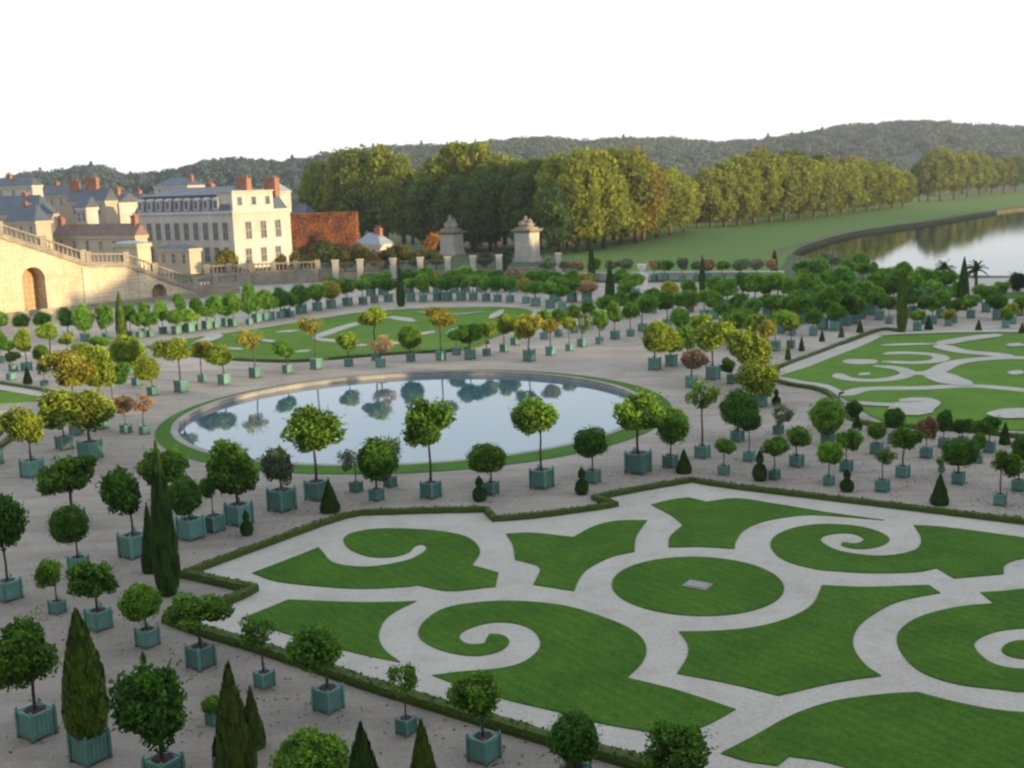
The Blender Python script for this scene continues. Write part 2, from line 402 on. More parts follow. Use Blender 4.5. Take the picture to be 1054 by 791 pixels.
# pond: recessed water, stone wall with coping, turf ring
n = 160; mb = MB(); prof = [(POND_R + .0, -.9), (POND_R, -.02), (POND_R - .05, .05), (POND_R + .36, .06), (POND_R + .46, .03)]
vs = []; fs = []
for r, z in prof: vs += [(POND.x + r * math.cos(2 * math.pi * k / n), POND.y + r * math.sin(2 * math.pi * k / n), z) for k in range(n)]
for i in range(len(prof) - 1):
    for k in range(n): fs.append((i * n + k, (i + 1) * n + k, (i + 1) * n + (k + 1) % n, i * n + (k + 1) % n))
mb.add(vs, fs)
tag(mb.obj('pond_rim', M['coping']), 'curved stone rim around the round pond', 'pond rim')
mb = MB(); n = 160
vs = [(POND.x + (POND_R + .44) * math.cos(2 * math.pi * k / n), POND.y + (POND_R + .44) * math.sin(2 * math.pi * k / n), .055) for k in range(n)] + [(POND.x + .35 + (TURF_R - .1) * math.cos(2 * math.pi * k / n), POND.y - .85 + (TURF_R - .1) * math.sin(2 * math.pi * k / n), .055) for k in range(n)]
mb.add(vs, [(k, n + k, n + (k + 1) % n, (k + 1) % n) for k in range(n)]); structure(mb.obj('turf_ring', M['turf']))
structure(sheet('pond_water', [Vector((POND.x + (POND_R + .005) * math.cos(2 * math.pi * k / n), POND.y + (POND_R + .005) * math.sin(2 * math.pi * k / n))) for k in range(n)], -0.30, M['pondwater']))

# ------------------------------------------------------------------ near lawn compartment
hedge_near = [(189, 594, 1), (270, 564), (356, 533.6), (400, 530), (440, 528.5), (500, 527.3, 1), (509, 537, 1), (551, 533.5), (612, 525.3), (633, 522, 1), (612, 515, 1), (660, 505.5), (712, 496.5, 1), (760, 504), (900, 521), (1054, 540, 1), (1300, 570, 1)]
near_low = [(261, 610, 1), (237, 621), (172, 641, 1), (208, 653.5), (266, 670.5), (333, 693), (386, 711), (480, 740), (567.5, 766), (647, 788), (800, 832, 1), (1000, 890, 1)]
comp = hedge_near + [(1300, 900, 1)] + list(reversed(near_low))
structure(sheet('gravel_path', ground_outline(comp, 3), 0.03, M['path']))
LAWNS = {}
LAWNS['scroll lawn'] = [
 [(259.5,591,1),(295,577.5),(328,564.5,1),(333,570),(341,579),(359,583.5),(386,584),(420,577.5),(436.5,569),(438.5,564),(434,561.5),(427,563.5),(420,570),(403,574.5),(380,574),(361,567),(354,559),(355,554),(363,549.5),(386,545.5),(425,545.5),(462,549),(484,555.5),(494,568),(486,583,1),(513,590.5,1),(510,605,1),(463,609.5),(430,603.5,1),(418,605),(381,607),(346,606),(287,600)],
 [(521,550.5,1),(548,549.5),(590,554,1),(612,542.5),(636,537),(666,536.5,1),(655,553),(653,569,1),(629,574.5),(606,586),(596,597),(591,609.5,1),(549,603,1),(556,588),(553,583,1),(530,577,1),(528,563)],
 [(670,520.5,1),(690,515.5),(709,513,1),(727,517.5,1),(758,514),(795,519),(849,528,1),(910,536.4,1),(850,531.5,1),(825,531.5),(789,537),(767,546),(758,557),(756,566,1),(722,564),(688,564.5,1),(690,553),(703,541.5,1),(690,531)],
 [(940.5,541.5,1),(948,555),(943.5,566),(922,572),(898,573),(867.6,569),(851,562.5),(845,557),(849,552.5),(864.5,550),(880,551),(889,556.5),(881,560.5),(868,559.5),(866.6,562.5),(877,565.5),(895,565.5),(910,561.5),(915,555),(901,547),(877,542),(846,540.5),(819,544),(799,552),(793,561.5),(799,572),(813,580),(840,587),(860,589),(895,591),(942,590),(964,586,1),(982,596.5,1),(1033,592,1),(1035,582),(1054,576),(1085,574,1),(1100,561,1),(1007,548),(965,543)],
 [(297,618.5,1),(359,621),(399,621),(428.5,620,1),(408,630),(395,641),(390,656),(396,670),(412,683,1),(360,672),(290,652),(249,638,1)],
 [(430.5,654),(437.7,640),(459,627),(495,621),(535,620),(582,625),(625,638),(654,652),(665,667),(661,683),(645,699,1),(697,712),(757,731.6,1),(727,748),(694,759,1),(618,746),(578,735),(531,724),(488,712),(445,696.6,1),(474,693),(517,689),(542,681),(556,666),(549,650.5),(528,642.5),(502.6,642.5),(479,650),(473,657.5),(481,664),(497,664),(501,659),(505,654),(519,656),(524,663),(513,672),(488,676.4),(459,672),(440,664)],
 [(699,651.5,1),(738,650.7),(777.5,646.8),(813,637),(836.4,623),(846,603.6,1),(891,605.5),(938.5,604),(956,603.6,1),(968,611.4,1),(923,621),(891,639),(879,654.6),(879.6,670),(891,686),(907,697,1),(860,704),(801,717.5,1),(754,705.7),(697,694.7,1),(707,678),(707.6,664.5)],
 [(923,660.5),(929,647),(950,635),(986,626),(1023,622.4,1),(1009,611,1),(1033,609.5),(1060,606.5,1),(1110,612,1),(1150,640),(1158,660,1),(1100,655),(1078,649),(1054,648),(1025,651.5),(1005,660.5),(1004.5,670),(1019,683),(1040,689),(1060,690),(1085,688),(1120,680),(1158,685,1),(1110,708),(1054,713.5),(1033,711.6),(985.7,705.7),(950,694),(931,678)],
 [(1040,662.5),(1056,660.5),(1075,663),(1090,669),(1075,676),(1054,679.5),(1037,676),(1031,669.6)],
 [(742,777,1),(773.5,760.7),(817,737),(860,723),(911,716),(944.5,714,1),(978,723),(1017,731),(1054,735),(1120,738,1),(1120,840,1),(980,815),(900,800),(850,786),(812,780,1),(800,790,1),(768,785)]]
for px in LAWNS['scroll lawn']:
    structure(sheet('lawn', ground_outline(px, 6), 0.07, M['lawn'], .07))
structure(sheet('lawn', [Vector((BED.x + BED_R * math.cos(2 * math.pi * k / 72), BED.y + BED_R * math.sin(2 * math.pi * k / 72))) for k in range(72)], 0.07, M['lawn'], .07))
s_ = MB(); s_.box(-.5, .5, -.38, .38, 0.03, .12); s_.box(-.40, .40, -.28, .28, .12, .145)
sb = s_.obj('stone_slab', M['coping'], None, loc=G(718, 604.5, .12) * Vector((1, 1, 0)) if False else (G(718, 604.5).x, G(718, 604.5).y, 0), rz=ANG)
tag(sb, 'square pale stone slab in the middle of the round lawn', 'stone slab')

# ------------------------------------------------------------------ far lawn compartments (pond far side, wall side, lake side)
def compartment(outline, strokes, hedges):
    structure(sheet('lawn', ground_outline(outline, 4), 0.10, M['farlawn'], .1))
    for i, (px, w) in enumerate(strokes):
        cv = open_curve(px, 5); k = len(cv)
        structure(ribbon('gravel_path', cv, [w * .8 * (.35 + .65 * min(1, min(j, k - 1 - j) / 2.5)) for j in range(k)], 0.106 + .005 * i, M['path']))
def rz_(l): return [(784 + .2562 * a[0], 290 + .2562 * a[1]) for a in l]
right_strokes = [
 ([(40,385),(250,302),(480,217)], 2.3), ([(40,385),(140,408),(240,424),(320,458),(420,436),(640,432),(840,424),(1054,441),(1300,470)], 1.7),
 ([(330,328),(400,326),(460,330)], 3.6), ([(305,374),(330,392),(420,402),(520,396),(590,374),(540,352),(450,343)], 1.6),
 ([(395,374),(432,378)], 2.0), ([(490,297),(560,291),(680,297),(722,312),(690,326),(600,331),(480,326)], 1.7),
 ([(590,378),(660,373),(700,366),(760,336),(840,321),(1000,311),(1300,318)], 2.0), ([(690,366),(740,396),(830,424)], 3.2),
 ([(715,258),(745,272),(820,288),(940,299),(1000,311)], 2.4), ([(715,258),(770,244),(880,227),(960,217)], 2.4),
 ([(480,262),(600,257),(700,256)], 1.6), ([(990,370),(1054,374)], 3.4), ([(985,258),(1054,262)], 3.2),
 ([(360,490),(450,500),(570,502),(620,484)], 1.5), ([(575,478),(630,492),(600,520),(600,545)], 3.6), ([(960,556),(1000,540),(1090,522)], 3.2),
 ([(470,219),(600,213),(860,206),(1300,208)], 1.6)]
compartment(rz_([(60,388),(480,222),(700,212),(1054,207),(1500,220),(1500,640),(1054,602),(700,590),(480,560),(330,470),(230,430)]),
            [(rz_(p), w) for p, w in right_strokes], None)
far_strokes = [([(324,349),(345,340.5),(372,332.6),(403,327)], 2.2), ([(403,326.5),(426,331.5)], 3.0), ([(324,349),(350,353)], 2.2), ([(433,345.5),(446,341.5)], 2.2),
               ([(462,345),(478,336.5)], 2.4), ([(398,356),(410,353)], 2.6), ([(232,359),(249,361)], 2.0), ([(284,343),(308,341)], 2.2), ([(306,364),(318,361.5)], 2.2),
               ([(362,356.6),(378,357)], 2.4), ([(505,329),(517,320)], 2.0), ([(150,357.5),(189,350),(271,338),(336,327.5),(378,321.5),(438,318),(510,317)], 1.0),
               ([(200,356),(218,349),(222,345)], 2.6), ([(265,350),(285,354)], 1.8), ([(430,322),(460,325),(500,322)], 1.2)]
compartment([(150,357),(189,349.3),(271,337.3),(336,326.8),(378,320.8),(438,317.3),(510,316.3),(548,321),(530,338),(500,351),(472,359.5),(415,363),(358,366.5),(303,371),(237,369),(180,363)], far_strokes, None)
compartment([(-120,394),(0,403.5),(46,408),(50,412),(25,414.5),(0,416.5),(-120,430)], [([(-120,389),(0,399.5),(62,410.5)], 2.2)], None)
compartment([(-60,430),(0,429),(24,430),(10,442),(-60,470)], [([(-60,426),(0,425.5),(28,427)], 1.6)], None)

# ------------------------------------------------------------------ leafy shapes
def hedge(name, pts, w, h, label, col, leaves=30, seed=1):
    """clipped hedge: a rounded strip roughened by noise, with leaf faces over it"""
    rnd = random.Random(seed); dense = []
    for i in range(len(pts) - 1):
        a, b = Vector(pts[i]), Vector(pts[i + 1]); k = max(1, int((b - a).length / .35))
        dense += [a.lerp(b, j / k) for j in range(k)]
    dense.append(Vector(pts[-1]))
    prof = [(-.5, 0), (-.54, .5), (-.46, .95), (0, 1.03), (.46, .95), (.54, .5), (.5, 0)]
    vs = []; mb = MB(); nn = len(prof); m = len(dense)
    for i, p in enumerate(dense):
        d = (dense[min(i + 1, m - 1)] - dense[max(i - 1, 0)]); d.z = 0; d.normalize(); nr = Vector((-d.y, d.x, 0))
        for a, z in prof:
            q = Vector((p.x, p.y, 0)) + nr * (a * w) + Vector((0, 0, z * h))
            q += noise.noise_vector(q * 3.0) * (.05 if z > 0 else 0)
            vs.append(q)
    fs = [(i * nn + k, i * nn + k + 1, (i + 1) * nn + k + 1, (i + 1) * nn + k) for i in range(m - 1) for k in range(nn - 1)]
    mb.add(vs, fs, .3)
    for i in range(m - 1):
        for _ in range(leaves):
            k = rnd.randrange(1, nn - 2); u, t = rnd.random(), rnd.random()
            a = vs[i * nn + k].lerp(vs[i * nn + k + 1], u); b = vs[(i + 1) * nn + k].lerp(vs[(i + 1) * nn + k + 1], u)
            p = a.lerp(b, t) + Vector((0, 0, rnd.uniform(-.01, .04)))
            nrm = (rdir(rnd) + Vector((0, 0, .9))).normalized()
            mb.leaf(p, nrm, rnd.uniform(.05, .09), rnd.uniform(.15, .95), rnd)
    return tag(mb.obj(name, M['needle'], col=col), label, 'hedge')
HG = (.085, .135, .026)
hedge('box_hedge', open_curve(hedge_near, 3), .34, .30, 'low box hedge stepping along the pond side of the scroll lawn', HG, 10, 1)
hedge('box_hedge', open_curve([(189, 594, 1)] + near_low, 3), .42, .34, 'low box hedge along the near edge of the scroll lawn by the tubs', HG, 14, 2)
hedge('box_hedge', open_curve(rz_([(30,362),(250,282),(470,198),(560,203)]), 3), .42, .3, 'low box hedge slanting from the yellow tub trees to the column cypress', HG, 4, 3)
hedge('box_hedge', open_curve(rz_([(40,395),(110,418),(200,432),(255,448),(300,480),(345,545),(440,580),(640,592),(840,607),(1054,632),(1400,668)]), 3), .42, .3, 'low box hedge bounding the far scroll lawn behind the tub trees', HG, 4, 4)
hedge('box_hedge', open_curve([(176, 365), (237, 371), (303, 373), (358, 369), (415, 364.6), (472, 361.5), (502, 353.5)], 4), .42, .3, 'thin box hedge behind the pond along the lawn edge', HG, 3, 5)
hedge('box_hedge', open_curve([(-100, 385), (0, 396), (64, 408), (58, 416), (0, 461), (-40, 480)], 4), .42, .3, 'short box hedge beside the wall side lawn under yellow trees', HG, 4, 6)

# ---- crown meshes for the tub trees (unit radius)
def crown_mesh(kind, seed):
    rnd = random.Random(seed); mb = MB(); off = Vector((rnd.uniform(-9, 9),) * 3)
    if kind == 'ball':
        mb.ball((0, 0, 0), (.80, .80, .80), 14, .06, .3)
        for _ in range(4200):
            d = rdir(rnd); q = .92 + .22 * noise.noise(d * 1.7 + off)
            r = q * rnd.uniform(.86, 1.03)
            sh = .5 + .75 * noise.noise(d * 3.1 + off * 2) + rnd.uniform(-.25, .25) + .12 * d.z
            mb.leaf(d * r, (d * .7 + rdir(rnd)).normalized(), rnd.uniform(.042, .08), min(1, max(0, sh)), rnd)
        for _ in range(320):
            d = rdir(rnd); mb.leaf(d * rnd.uniform(1.0, 1.16), rdir(rnd), rnd.uniform(.04, .075), rnd.uniform(.4, 1), rnd)
    else:
        cnt, rad, leaves, spread = {'loose': (15, (.27, .44), 250, .70), 'sparse': (15, (.20, .33), 95, .74), 'wide': (17, (.24, .38), 230, .77)}[kind]
        blobs = []
        for i in range(cnt):
            d = rdir(rnd); d.z = d.z * .85 + .05
            if kind == 'wide': d.z *= .85
            blobs.append((d * spread * rnd.uniform(.55, 1.05), rnd.uniform(*rad)))
        if kind == 'loose': blobs.append((Vector((0, 0, 0)), .55))
        for _ in range(26):
            d = rdir(rnd); d.z = d.z * .8 + .15; tip = d * rnd.uniform(.98, 1.17); bend = rdir(rnd) * .08
            for k in range(10):
                u = k / 9; p = d * (.6 + (tip.length - .6) * u) + bend * u * u + rdir(rnd) * .045
                mb.leaf(p, rdir(rnd), rnd.uniform(.04, .08) * (1.15 - .4 * u), min(1, .35 + .5 * u + rnd.uniform(-.15, .15)), rnd)
        for c, r in blobs:
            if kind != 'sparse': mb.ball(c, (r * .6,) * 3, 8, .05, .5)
            base = rnd.uniform(-.2, .2)
            for _ in range(int(leaves * (1 + 1.2 * (r - .3)))):
                d = rdir(rnd); p = c + d * (r * rnd.uniform(.72, 1.12) * (1 + .25 * noise.noise(d * 2.5 + off + c)))
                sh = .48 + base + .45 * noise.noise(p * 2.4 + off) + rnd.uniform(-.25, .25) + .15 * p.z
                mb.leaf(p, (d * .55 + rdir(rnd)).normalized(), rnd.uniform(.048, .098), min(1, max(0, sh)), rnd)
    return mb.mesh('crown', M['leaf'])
CROWN = {'B': [crown_mesh('ball', 10 + i) for i in range(5)], 'L': [crown_mesh('loose', 30 + i) for i in range(6)],
         'S': [crown_mesh('sparse', 50 + i) for i in range(4)], 'O': [crown_mesh('wide', 70 + i) for i in range(4)]}
def trunk_mesh(seed):
    rnd = random.Random(seed); mb = MB()
    x, y = rnd.uniform(-.03, .03), rnd.uniform(-.03, .03)
    mb.tube([(0, 0, -.15), (x, y, .3), (-x, y, .62), (0, 0, .86)], [.058, .045, .04, .034], 7)
    for i in range(6):
        t = 6.283 * i / 6 + rnd.uniform(-.4, .4); r = rnd.uniform(.35, .62)
        mb.tube([(0, 0, rnd.uniform(.66, .84)), (r * .45 * math.cos(t), r * .45 * math.sin(t), rnd.uniform(.9, .98)), (r * math.cos(t), r * math.sin(t), rnd.uniform(1.0, 1.14))], [.026, .018, .008], 5)
    return mb.mesh('trunk', M['bark'], True)
TRUNK = [trunk_mesh(i) for i in range(4)]
# ---- the square planter with panelled sides, corner posts with knobs, and feet
def tub_mesh():
    mb = MB(); mb.box(-.44, .44, -.44, .44, .13, .97)
    for s in (-1, 1):
        for z0, z1 in ((.11, .21), (.88, 1.0)):
            mb.box(-.42, .42, min(s * .44, s * .475), max(s * .44, s * .475), z0, z1)
            mb.box(min(s * .44, s * .475), max(s * .44, s * .475), -.42, .42, z0, z1)
        for k in range(-2, 3):
            mb.box(k * .165 - .071, k * .165 + .071, min(s * .44, s * .455), max(s * .44, s * .455), .213, .877)
            mb.box(min(s * .44, s * .455), max(s * .44, s * .455), k * .165 - .071, k * .165 + .071, .213, .877)
        mb.box(-.42, .42, min(s * .40, s * .44) , max(s * .40, s * .44), .97, 1.0)
        mb.box(min(s * .40, s * .44), max(s * .40, s * .44), -.40, .40, .97, 1.0)
    return mb.mesh('tub', M['tub'])
def post_mesh():
    mb = MB(); mb.box(-.055, .055, -.055, .055, 0, 1.03)
    mb.lathe([(.05, 1.03), (.03, 1.05), (.055, 1.08), (.06, 1.105), (.04, 1.135), (.004, 1.15)], 8)
    return mb.mesh('corner_post', M['post'])
def tub_far_mesh():
    mb = MB(); mb.box(-.47, .47, -.47, .47, .10, 1.0)
    for sx in (-1, 1):
        for sy in (-1, 1): mb.box(sx * .46 - .06, sx * .46 + .06, sy * .46 - .06, sy * .46 + .06, 0, 1.08)
    return mb.mesh('tub', M['tub'])
def soil_mesh():
    mb = MB(); k = 7; vs = []
    for i in range(k):
        for j in range(k):
            x, y = -.40 + .8 * i / (k - 1), -.40 + .8 * j / (k - 1)
            vs.append((x, y, .955 + .035 * (1 - (x * x + y * y) * 4) + .02 * noise.noise(Vector((x * 7, y * 7, 1)))))
    mb.add(vs, [(i * k + j, (i + 1) * k + j, (i + 1) * k + j + 1, i * k + j + 1) for i in range(k - 1) for j in range(k - 1)])
    return mb.mesh('soil', M['soil'])
TUB, POST, TUBF, SOIL = tub_mesh(), post_mesh(), tub_far_mesh(), soil_mesh()

# ---- clipped yews and cypresses (unit height, unit radius)
def topiary_mesh(kind, seed):
    rnd = random.Random(seed); mb = MB()
    if kind == 'column': prof = [(.5, 0), (.85, .07), (1, .18), (.98, .30), (.87, .45), (.70, .61), (.49, .76), (.29, .88), (.12, .96), (.02, 1.0)]
    elif kind == 'pillar': prof = [(.5, 0), (.85, .08), (1, .2), (1, .5), (.95, .75), (.75, .9), (.4, .97), (.05, 1.0)]
    elif kind == 'cone': prof = [(.75, 0), (.98, .06), (1, .14), (.82, .32), (.60, .54), (.38, .74), (.18, .9), (.02, 1.0)]
    else: prof = [(.25, 0), (.7, .05), (.97, .16), (1, .27), (.88, .40), (.5, .51), (.2, .55), (.32, .60), (.50, .67), (.52, .75), (.40, .85), (.16, .93), (.04, 1.0)]
    mb.lathe([(max(.01, r * .88), z) for r, z in prof], 14, (0, 0, 0), .12)
    tot = 2400 if kind in ('column', 'pillar') else 1500
    seg = [(prof[i], prof[i + 1]) for i in range(len(prof) - 1)]
    wts = [(a[0] + b[0] + .12) * max(abs(b[1] - a[1]), abs(b[0] - a[0]) * .3) for a, b in seg]
    off = rnd.uniform(0, 50)
    for a, b in rnd.choices(seg, wts, k=tot):
        u = rnd.random(); r = a[0] + (b[0] - a[0]) * u; z = a[1] + (b[1] - a[1]) * u; t = rnd.uniform(0, 6.2832)
        d = Vector((math.cos(t), math.sin(t), 0)); q = 1 + .10 * noise.noise(Vector((d.x * 1.5, d.y * 1.5, z * 6 + off)))
        p = d * (r * q * rnd.uniform(.9, 1.03)) + Vector((0, 0, z))
        sh = .45 + .5 * noise.noise(Vector((d.x * 2, d.y * 2, z * 9 + off))) + rnd.uniform(-.25, .25)
        s = rnd.uniform(.05, .10)
        nr = (d + rdir(rnd) * .8).normalized()
        x = Vector((-d.y, d.x, 0)); k = len(mb.v)
        hz = s * (.35 if kind in ('column', 'pillar') else .55)
        mb.add([p - x * s, p + d * s * .3 - Vector((0, 0, hz)), p + x * s, p + d * s * .4 + Vector((0, 0, hz * 1.3))], [(0, 1, 2, 3)], min(1, max(0, sh)))
    return mb.mesh('topiary', M['needle'])
TOPI = {k: [topiary_mesh(k, 5 + i) for i in range(2)] for k in ('column', 'pillar', 'cone', 'tier')}

COL = {'d': (.048, .130, .018), 'g': (.078, .180, .022), 'b': (.108, .218, .026), 'y': (.150, .215, .024), 'o': (.205, .205, .032),  # yellow tones put part of the warm sunlight into the foliage
       'k': (.24, .17, .11), 'w': (.125, .175, .105)}
CNAME = {'d': 'dark green', 'g': 'mid green', 'b': 'bright green', 'y': 'yellow green', 'o': 'golden orange', 'k': 'pinkish brown', 'w': 'grey green'}
SNAME = {'B': 'round', 'L': 'bushy', 'S': 'airy', 'O': 'spreading'}
ORD = ['', 'second', 'third', 'fourth', 'fifth', 'sixth', 'seventh', 'eighth', 'ninth', 'tenth', 'eleventh', 'twelfth', 'thirteenth', 'fourteenth', 'fifteenth',
       'sixteenth', 'seventeenth', 'eighteenth', 'nineteenth', 'twentieth', 'twenty-first', 'twenty-second', 'twenty-third', 'twenty-fourth', 'twenty-fifth', 'twenty-sixth', 'twenty-seventh', 'twenty-eighth', 'twenty-ninth', 'thirtieth']
ORD[0] = 'first'
ORD += ['thirty-' + w for w in ORD[:9]] + ['fortieth'] + ['forty-' + w for w in ORD[:9]]
todo = []       # (object, x, adjective, what, place): labels are given once everything is planted
def potted(x, base, top, bot, w, shape, col, dx=0, tub=None, place='', near=True):
    P = G(x, base); m = mpp(P); fw = Vector((P.x, P.y, 0)).normalized()
    size = (tub * m / 1.38) if tub else min(1.25, max(.75, w * m * .46))
    size = min(size, 1.35) * (1 if near else .80)
    if not near: w *= 1.12; top -= 1
    P = P + fw * (size * .62)
    wid = max(.5, w * m) * 1.04; zc = zat(x, (top + bot) / 2, P); hgt = max(.5, (bot - top) * m) * 1.04
    zc = max(zc, size + hgt * .42)
    lat = Vector((cR.x, cR.y, 0)) * (dx * m)
    if shape == 'B' and not near and R.random() < .6: shape = 'L'
    o = empty('potted_tree', (P.x, P.y, 0.02), ANG + R.uniform(-.06, .06))
    inv = Matrix.Rotation(-o.rotation_euler.z, 3, 'Z')
    lat = inv @ lat
    t = put('tub', TUB if near else TUBF, o, scale=(size, size, size * (1.02 if near else 1.28)))
    if near:
        for sx in (-1, 1):
            for sy in (-1, 1): put('corner_post', POST, t, loc=(sx * .455, sy * .455, 0))
        put('soil', SOIL, o, scale=(size, size, size * 1.02))
    c = COL[col]; v = R.uniform(.86, 1.24) * (1.08 + .6 * min(1, max(0, (P.y - 55) / 90)))  # colour lifted with distance, standing in for brighter light farther off
    k = R.uniform(-.06, .06)
    tw = min(wid / 2, 1.6) * (1.0 if shape != 'S' else 1.1)
    tk = put('trunk', R.choice(TRUNK), o, loc=(lat.x * .0, 0, size * .97), scale=(tw, tw, max(.3, zc - size * .97)), rz=R.uniform(0, 6.28))
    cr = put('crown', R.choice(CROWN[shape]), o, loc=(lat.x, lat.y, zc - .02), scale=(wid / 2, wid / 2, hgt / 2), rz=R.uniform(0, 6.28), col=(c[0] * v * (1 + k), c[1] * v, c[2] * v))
    cr.rotation_euler = (R.uniform(-.25, .25), R.uniform(-.25, .25), cr.rotation_euler.z)
    todo.append((o, x, CNAME[col] + ' ' + SNAME[shape], 'tub tree', place))
    o['group'] = 'potted trees in square green tubs'; o['category'] = 'potted tree'
    return o
def topiary(x, base, top, w, kind, col='d', tub=False, place='', near=True):
    P = G(x, base); m = mpp(P); fw = Vector((P.x, P.y, 0)).normalized(); wid = w * m * 1.05
    P = P + fw * (wid * .5)
    h = zat(x, top, P); z0 = 0
    nm = {'column': 'column cypress', 'pillar': 'column cypress', 'cone': 'cone yew', 'tier': 'tiered ball topiary'}[kind]
    rn = {'column': 'cypress', 'pillar': 'cypress', 'cone': 'clipped_yew', 'tier': 'ball_topiary'}[kind]
    c = {'d': (.036, .082, .016), 'g': (.075, .135, .018), 'o': (.070, .112, .020)}[col]
    if tub:
        o = empty('potted_' + rn, (P.x, P.y, .02), ANG); size = tub
        t = put('tub', TUB if near else TUBF, o, scale=(size,) * 3)
        if near:
            for sx in (-1, 1):
                for sy in (-1, 1): put('corner_post', POST, t, loc=(sx * .455, sy * .455, 0))
            put('soil', SOIL, o, scale=(size,) * 3)
        put('foliage', R.choice(TOPI[kind]), o, loc=(0, 0, size * .93), scale=(wid / 2, wid / 2, h - size * .93), rz=R.uniform(0, 6), col=c)
        nm = 'potted ' + nm
    else:
        o = put(rn, R.choice(TOPI[kind]), None, loc=(P.x, P.y, 0.0), scale=(wid / 2, wid / 2, h), rz=R.uniform(0, 6), col=c)
    todo.append((o, x, {'d': 'dark', 'g': 'bright green', 'o': 'brownish'}[col], nm, place))
    o['group'] = 'clipped cypresses and yews in the garden'; o['category'] = 'topiary'
    return o

# ------------------------------------------------------------------ the tub trees, by place
P1 = 'on gravel nearest the terrace'
for a in [(40,765,631,711,73,'L','g',-5,40),(103,652,573,618,52,'O','g',-2,28),(60,634,574,608,32,'L','b',-6,18),(82,592,519,558,38,'B','g',-6,22),(10,621,500,580,50,'L','d',0,28),
          (153,669,601,638,41,'B','b',-5,25),(208,692,612,653,66,'O','g',-2,31),(171,818,676,775,82,'L','d',-4,42),(221,749,719,738,24,'B','b',0,18),(273,711,632,674,42,'S','g',-4,22),
          (339,737,640,697,60,'L','g',-11,33),(419,760,679,721,36,'S','b',-2,23),(325,860,753,830,80,'B','b',0,36),(499,790,693,741,58,'L','g',-4,36),(593,820,733,787,51,'B','d',0,34),(697,846,739,803,74,'L','g',0,36)]:
    potted(*a, place=P1)
P2 = 'between pond and scroll lawn'
for a in [(139,577,476,542,49,'L','d',-9,32),(77,545,464,513,64,'O','g',-2,24),(173,524,458,501,48,'L','g',-2,24),(197.5,558,492,528,37,'B','d',-4,29),(221,550,488,518,22,'L','d',-3,23),(247,543,452,519,58,'L','g',-2,29),
          (291,529,455,503,34,'L','w',0,30),(327,517,417,468,66,'L','b',2,26),(367,508,462,486,24,'S','w',-8,14),(388,517,452,494,42,'B','d',2,16),(402,503,446,490,24,'S','w',2,14),(444,515,409,467,55,'L','g',-1,22),
          (506,511,457,486,39,'B','g',-4,17),(558,505,405,455,47,'L','b',-8,26),(610,499,440,471,35,'B','d',-1,18),(657,490,398,450,58,'O','b',4,29),(690,483,421,457,33,'B','g',3,17),
          (723,473,390,424,39,'S','b',2,17),(745,490,451,468,26,'L','g',0,13)]:
    potted(*a, place=P2)
P3 = 'in walk before far scroll lawn'
for a in [(759,456,402,438,38,'B','d',2,15),(771,476,423,444,24,'B','d',0,13),(797,495,449,473,29,'L','g',1,13),(820,482,436,463,30,'L','b',2,16),(801,448,414,440,26,'S','w',4,12),(852,459,410,446,35,'B','b',-1,15),(878,452,411,433,18,'L','d',0,12),
          (871,487,440,466,25,'L','b',2,15),(853,501,455,478,26,'B','b',1,13),(902,469,435,452,20,'B','g',0,15),(920,458,420,440,21,'B','d',0,14),(929,493,439,465,36,'L','g',1,16),(908,508,459,481,24,'S','g',2,17),(953,473,426,456,20,'L','k',1,14),
          (971,462,422,444,17,'B','d',0,13),(986,500,452,478,37,'B','d',2,16),(1007,478,446,462,14,'B','g',0,10),(1018,467,428,448,30,'L','d',-3,14),(990,460,430,446,22,'L','d',0,12),(1029,522,463,491,32,'L','g',7,16),(1048,507,450,478,28,'L','d',2,16),
          (1075,520,452,484,40,'L','g',0,17),(969,487,468,482,14,'S','b',0,8)]:
    potted(*a, place=P3)
P4 = 'at wall end of pond'
for a in [(34,493,417,464,46,'L','y',-4,24),(94,475,396,444,66,'L','y',-9,25),(67,464,410,446,28,'L','g',-8,18),(105,443,357,403,40,'L','y',4,16),(79,449,360,402,50,'L','o',-2,14),(130,447,405,431,22,'L','k',-2,12),(149,448,404,427,26,'S','k',0,11),
          (142,398,346,376,37,'B','y',-8,12),(158,408,368,391,26,'B','y',-5,12),(117,420,374,398,26,'L','d',10,11),(12,392,350,363,20,'L','g',0,10),(14,383,361,374,17,'L','y',0,9),(28,382,337,365,19,'L','y',0,11),(53,372,332,351,25,'L','y',0,10),
          (71,372,343,356,17,'L','y',0,9),(44,386,355,371,16,'B','g',0,9),(46,398,371,384,13,'L','g',0,8),(104,376,345,359,23,'L','g',0,9),(-6,480,420,452,34,'L','y',0,20),(133,386,352,372,22,'L','g',4,11),(2,374,340,356,16,'L','g',0,9),(88,386,352,370,24,'L','y',0,10)]:
    potted(*a, place=P4)
P5 = 'in row behind pond'
